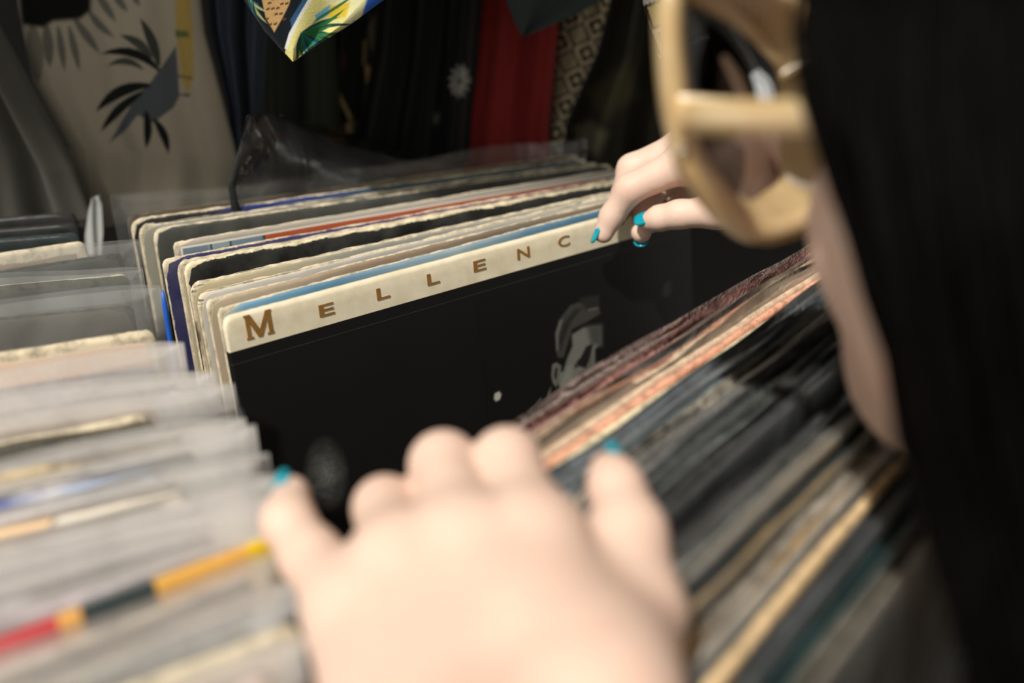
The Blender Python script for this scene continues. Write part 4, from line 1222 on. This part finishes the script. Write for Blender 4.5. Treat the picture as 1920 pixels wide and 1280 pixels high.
def nail_at(chain, nrm_mix, ln, w, lift=1.0):
    tip, rt = chain[-1]; prev, rp = chain[-2]
    al = (tip - prev)/np.linalg.norm(tip - prev)
    n = np.array(nrm_mix, float); n = n - al*(n @ al); n /= np.linalg.norm(n)
    c = tip + al*rt*0.25 + n*rt*0.98*lift
    nail(c, al, n, ln, w, rt*1.05)
right_v = np.array((1, 0, 0)); up_v = np.array((0, SP, CP)); fwd_v = np.array((0, CP, -SP))
nail_at(l_pink, -0.75*right_v + 0.62*up_v - 0.15*fwd_v, .0105, .0088)
nail_at(l_thumb, 0.86*right_v + 0.36*up_v - 0.42*fwd_v, .0135, .0112)
for ch in (l_index, l_mid, l_ring): nail_at(ch, (0, 1, .1), .0110, .0098)
nail_at(r_index, -0.93*right_v - 0.1*up_v + 0.05*fwd_v, .0120, .0096)
nail_at(r_thumb, 0.55*up_v - 0.75*fwd_v - 0.2*right_v, .0125, .0100)
for ch in (r_mid, r_ring, r_pink): nail_at(ch, 0.25*right_v + fwd_v, .0095, .0085)
# shoes
for sgn in (-1, 1):
    hip = hips + ax_s*0.085*sgn
    FS = Field((hip[0] - .22, hip[1] - .16, -.02), (hip[0] + .16, hip[1] + .20, .14), .006)
    fs = FS.new(); ank = np.array((hip[0] + .05, hip[1] - .03, 0.050))
    FS.cap(fs, ank + np.array((.03, -.02, -.005)), ank + np.array((-.12, .10, -.018)), .042, .034, .02); FS.cap(fs, ank, ank + np.array((0, 0, .03)), .044, .044, .02)
    fs[:, :, :] = np.maximum(fs, -(FS.ax[2][None, None, :] - 0.001)).astype(np.float32)
    part('shoe', *FS.mesh(fs), M_SHOE)
# eyes, brows and mouth
M_EYE = simple_mat('eye_white', srgb(230, 226, 220), 0.2); M_LIP = simple_mat('lips', srgb(176, 92, 84), 0.45, 200, .1)
def ball(c, R, rad, n=12):
    V, F = [], []
    for i in range(n + 1):
        for j in range(2*n):
            a = math.pi*i/n; b = math.pi*j/n
            q = np.array((math.sin(a)*math.cos(b)*rad[0], math.sin(a)*math.sin(b)*rad[1], math.cos(a)*rad[2]))
            V.append(c + q @ R)
    for i in range(n):
        for j in range(2*n):
            j2 = (j + 1) % (2*n)
            F.append((i*2*n + j, (i+1)*2*n + j, (i+1)*2*n + j2, i*2*n + j2))
    return V, F
for sgn in (-1, 1):
    part('eye', *ball(hd(.0405, .028*sgn, .004), HR, (.009, .012, .006)), M_EYE)
part('mouth', *ball(hd(.0795, 0, -.051), HR, (.006, .021, .006)), M_LIP)

# hair: crown cap and long falling curtain with ridged locks
m, nt, N, L, B = new_mat('dark_hair')
_, v = obj_coord(nt, (0, 0, 0), (1, 1, 0.12))
f1 = noise(nt, v, 240, 4)
L.new(ramp(nt, f1, [(0.3, srgb(4, 4, 4)), (0.7, srgb(13, 11, 9))]), B.inputs['Base Color'])
B.inputs['Roughness'].default_value = 0.55; B.inputs['Specular IOR Level'].default_value = 0.03
bump(nt, f1, B, 0.5, 0.001)
M_HAIR = m
FH = Field(HO - .20, HO + .16, .0035)
fh = FH.new()
FH.ell(fh, hd(-.016, 0, .040), HR, (.104, .084, .090), .01)
FH.ell(fh, hd(-.050, 0, -.02), HR, (.070, .082, .10), .03)
# leave the face free
X, Y, Zg = FH.grid((slice(None),)*3)
lf = (X - HO[0])*hf[0] + (Y - HO[1])*hf[1] + (Zg - HO[2])*hf[2]; lu = (X - HO[0])*hu[0] + (Y - HO[1])*hu[1] + (Zg - HO[2])*hu[2]
cutp = (lf - (.034 + np.clip(lu - .02, 0, .1)*0.55 - np.clip(.015 - lu, 0, .2)*0.75)).astype(np.float32)
fh = np.maximum(fh, cutp).astype(np.float32)
part('hair', *FH.mesh(fh), M_HAIR, label='dark hair over the crown')
# hair lying down the back of the head and over the nape
bn = np.cross(ax_s, (hips - nk)/np.linalg.norm(hips - nk)); bn = bn if bn[2] > 0 else -bn
back_g = []
for k, ph_ in enumerate(np.linspace(math.radians(112), math.radians(262), 13)):
    lat = 0.105*math.sin(ph_)
    def sk(f, l, u, k_=1.0): return hd(-.016 + f*.110*k_, l*.090*k_, u)
    cf, sf = math.cos(ph_), math.sin(ph_)
    back_g.append([sk(cf*.8, sf*.8, .095), sk(cf, sf, .05), sk(cf, sf, 0.0), sk(cf*.95, sf*1.02, -.05),
                   nk + bn*(.085 + .010*abs(cf)) - ax_s*lat*0.9 + np.array((0, 0, .02)), nk + (hips - nk)*0.18 + bn*.108 - ax_s*lat*0.95, nk + (hips - nk)*0.42 + bn*(.108 - .02*abs(sf)) - ax_s*lat*0.9])
BG = np.array([catmull(g, 44) for g in back_g])
BW = np.array([catmull(BG[:, i], 130) for i in range(44)])
nrm_ = np.cross(np.gradient(BW, axis=0), np.gradient(BW, axis=1)); nrm_ /= np.linalg.norm(nrm_, axis=2, keepdims=True) + 1e-9
if ((BW - (HO + nk)/2)*nrm_).sum() < 0: nrm_ = -nrm_
rd = sum(a_*np.sin(np.linspace(0, 1, 130)*f_*2 + f_) for f_, a_ in ((29, .0014), (61, .0009), (97, .0006)))
BW = BW + nrm_*rd[None, :, None]
Vb_, Fb_ = sheet_vf(BW, Gb=BW - nrm_*0.008)
part('hair_back', Vb_, Fb_, M_HAIR, label='dark hair down the back of the neck')
guides = [
 [(1600, -260, .262), (1530, -60, .256), (1516, 120, .250), (1560, 320, .242), (1626, 520, .232), (1676, 700, .224), (1706, 860, .218), (1740, 1010, .212), (1790, 1180, .204), (1830, 1400, .196)],
 [(1680, -300, .240), (1600, -80, .236), (1590, 120, .230), (1620, 320, .224), (1668, 520, .217), (1712, 720, .211), (1756, 900, .206), (1790, 1080, .200), (1850, 1260, .194), (1890, 1460, .188)],
 [(1790, -320, .222), (1710, -100, .218), (1690, 120, .212), (1710, 340, .207), (1745, 560, .203), (1790, 760, .199), (1840, 950, .195), (1890, 1140, .191), (1940, 1330, .187), (1970, 1520, .183)],
 [(1920, -340, .208), (1840, -110, .203), (1815, 120, .199), (1835, 340, .195), (1865, 560, .192), (1905, 780, .190), (1950, 990, .187), (2000, 1190, .184), (2040, 1380, .181), (2070, 1560, .178)],
 [(2080, -340, .200), (1990, -110, .195), (1960, 120, .190), (1975, 340, .187), (2005, 560, .185), (2040, 780, .184), (2080, 1000, .182), (2120, 1200, .180), (2160, 1400, .178), (2190, 1600, .176)],
 [(2260, -330, .198), (2180, -100, .192), (2150, 120, .187), (2160, 340, .184), (2185, 560, .182), (2215, 780, .181), (2250, 1000, .180), (2290, 1210, .178), (2320, 1420, .177), (2350, 1620, .175)],
 [(2460, -300, .205), (2390, -80, .198), (2360, 140, .192), (2365, 360, .189), (2385, 580, .187), (2410, 800, .186), (2440, 1020, .185), (2480, 1240, .184), (2510, 1450, .182), (2540, 1650, .180)],
]
ns = 70
GC = np.array([catmull([P_z(a, b, c - (.014 if gi < 5 else .006)*max(0, min(1, ((1000 - b)/500) if gi else ((400 - b)/250)))) for a, b, c in g], ns) for gi, g in enumerate(guides)])          # (guides, ns, 3)
nw = 180
GW = np.array([catmull(GC[:, i], nw) for i in range(ns)])                     # (ns, nw, 3)
toward = (camP - GW); toward /= np.linalg.norm(toward, axis=2, keepdims=True)
wv = np.zeros((1, nw))
for f_, a_ in ((23, .0016), (57, .0010), (101, .0006)): wv += a_*np.sin(np.linspace(0, 1, nw)*f_*2*math.pi/3 + f_)[None]
GW = GW + toward*wv[..., None]
Vh, Fh = sheet_vf(GW[::-1], Gb=(GW - toward*0.007)[::-1])
part('hair_curtain', Vh, Fh, M_HAIR, label='long dark hair falling past the cheek')
Vs, Fs = [], []
for k in range(150):
    j = rng.random()**1.6*(nw - 1)*0.85; i0 = int(j)
    i_a = rng.randint(0, 12); i_b = rng.randint(46, ns - 1)
    lat = rng.uniform(-.004, .004); out_ = rng.uniform(0.0, .004); phs = rng.uniform(0, 6)
    pts_ = []
    for i in np.linspace(i_a, i_b, 14).astype(int):
        sd = GW[i, min(i0 + 1, nw - 1)] - GW[i, i0]; sd /= np.linalg.norm(sd) + 1e-9
        pts_.append(GW[i, i0] + toward[i, i0]*out_ + sd*(lat + .0025*math.sin(i*.12 + phs)))
    a, b = tube_vf(pts_, [0.0002 + 0.0009*math.sin(math.pi*q/13) for q in range(14)], 5)
    o0 = len(Vs); Vs += a; Fs += [tuple(q + o0 for q in f) for f in b]
tag(part('hair_locks', Vs, Fs, M_HAIR), None, None, None, 'stuff')

# ------------------------------------------------------------------ sunglasses
m, nt, N, L, B = new_mat('champagne_acetate')
_, v = obj_coord(nt); f1 = noise(nt, v, 60, 3)
L.new(ramp(nt, f1, [(0.3, srgb(214, 178, 122)), (0.7, srgb(226, 200, 150))]), B.inputs['Base Color'])
B.inputs['Roughness'].default_value = 0.22; B.inputs['Transmission Weight'].default_value = 0.35; B.inputs['IOR'].default_value = 1.45
M_ACET = m
m, nt, N, L, B = new_mat('smoke_lens'); N.remove(B)
out = [n for n in N if n.type == 'OUTPUT_MATERIAL'][0]
tr = N.new('ShaderNodeBsdfTransparent'); tr.inputs[0].default_value = (.21, .20, .19, 1)
gl = N.new('ShaderNodeBsdfGlossy'); gl.inputs['Roughness'].default_value = 0.03
_, v = obj_coord(nt); fr = N.new('ShaderNodeFresnel'); fr.inputs[0].default_value = 1.55
mx = N.new('ShaderNodeMixShader'); L.new(fr.outputs[0], mx.inputs[0]); L.new(tr.outputs[0], mx.inputs[1]); L.new(gl.outputs[0], mx.inputs[2]); L.new(mx.outputs[0], out.inputs[0])
M_LENS = m
M_RIVET = simple_mat('polished_steel', srgb(235, 235, 230), 0.08)
M_RIVET.node_tree.nodes['Principled BSDF'].inputs['Metallic'].default_value = 1.0
gb = hd(.094, 0, .004)                      # middle of the bridge
glasses = empty('sunglasses', tuple(gb)); tag(glasses, 'sunglasses with champagne beige acetate frame and smoke lenses', 'sunglasses')
def gp(l, u, f=0.0): return gb + hl*l + hu*u + hf*(f - 1.6*l*l)      # slight wrap
# outline of the left rim, seen from the wearer: l outward from the bridge, u up
outer = [(.006, .026), (.030, .041), (.058, .0475), (.077, .042), (.081, .016), (.077, -.006), (.069, -.018), (.052, -.033), (.036, -.038), (.014, -.034), (.005, -.012)]
inner = [(.010, .022), (.031, .0375), (.056, .0432), (.0715, .0375), (.0728, .014), (.0695, -.003), (.062, -.012), (.049, -.0255), (.036, -.030), (.017, -.027), (.009, -.010)]
def loop(pl, n=72):
    P = np.array(pl + pl[:3]); out = []
    m_ = len(pl)
    for u_ in np.linspace(0, m_, n, endpoint=False):
        i = int(u_); t = u_ - i
        p0, p1, p2, p3 = [np.array(pl[(i + k - 1) % m_]) for k in range(4)]
        out.append(0.5*((2*p1)+(-p0+p2)*t+(2*p0-5*p1+4*p2-p3)*t*t+(-p0+3*p1-3*p2+p3)*t**3))
    return out
for sgn in (1, -1):
    lo_, li_ = loop(outer), loop(inner); n = len(lo_)
    V = [gp(a*sgn, b, .0028) for a, b in lo_] + [gp(a*sgn, b, .0036) for a, b in li_] + [gp(a*sgn, b, -.0028) for a, b in lo_] + [gp(a*sgn, b, -.0036) for a, b in li_]
    Fq = []
    for k in range(n):
        k2 = (k + 1) % n
        Fq += [(k, k2, n + k2, n + k), (2*n + k2, 2*n + k, 3*n + k, 3*n + k2), (k2, k, 2*n + k, 2*n + k2), (n + k, n + k2, 3*n + k2, 3*n + k)]
    part('rim', V, Fq, M_ACET, True, glasses, gb)
    V = [gp(.040*sgn, 0, .0022)] + [gp(a*sgn, b, .0008) for a, b in li_] + [gp(.040*sgn, 0, .0006)] + [gp(a*sgn, b, -.0008) for a, b in li_]
    Fq = []
    for k in range(n):
        k2 = (k + 1) % n
        Fq += [(0, 1 + k, 1 + k2), (n + 1, n + 2 + k2, n + 2 + k), (1 + k2, 1 + k, n + 2 + k, n + 2 + k2)]
    part('lens', V, Fq, M_LENS, True, glasses, gb)
    # temple arm: from the hinge back over the ear
    path = [gp(.0765*sgn, .007, -.001), hd(.060, .0770*sgn, .009), hd(.030, .075*sgn, .008), hd(-.004, .0775*sgn, .008), hd(-.022, .077*sgn, .001), hd(-.038, .076*sgn, -.018)]
    C_ = catmull(path, 26); hh = np.interp(np.linspace(0, 1, 26), [0, .3, 1], [.0056, .0044, .0036])
    V, Fq = [], []
    for q, hgt in zip(C_, hh):
        for a, b in ((-.0019, -1), (.0019, -1), (.0026, 0), (.0019, 1), (-.0019, 1), (-.0026, 0)): V.append(q + hl*a + hu*hgt*b)
    for i in range(25):
        for k in range(6):
            k2 = (k + 1) % 6; Fq.append((i*6 + k, i*6 + k2, i*6 + 6 + k2, i*6 + 6 + k))
    Fq += [tuple(range(5, -1, -1)), tuple(25*6 + k for k in range(6))]
    part('temple', V, Fq, M_ACET, True, glasses, gb)
V, Fq = tube_vf([gp(-.012, .016), gp(-.005, .0185), gp(.005, .0185), gp(.012, .016)], .0034, 10)
part('bridge', V, Fq, M_ACET, True, glasses, gb)
for sgn in (1, -1):
    part('rivet', *ball(gp(.0778*sgn, -.0035, -.0036), HR, (.0010, .0015, .0015), 8), M_RIVET, True, glasses, gb)
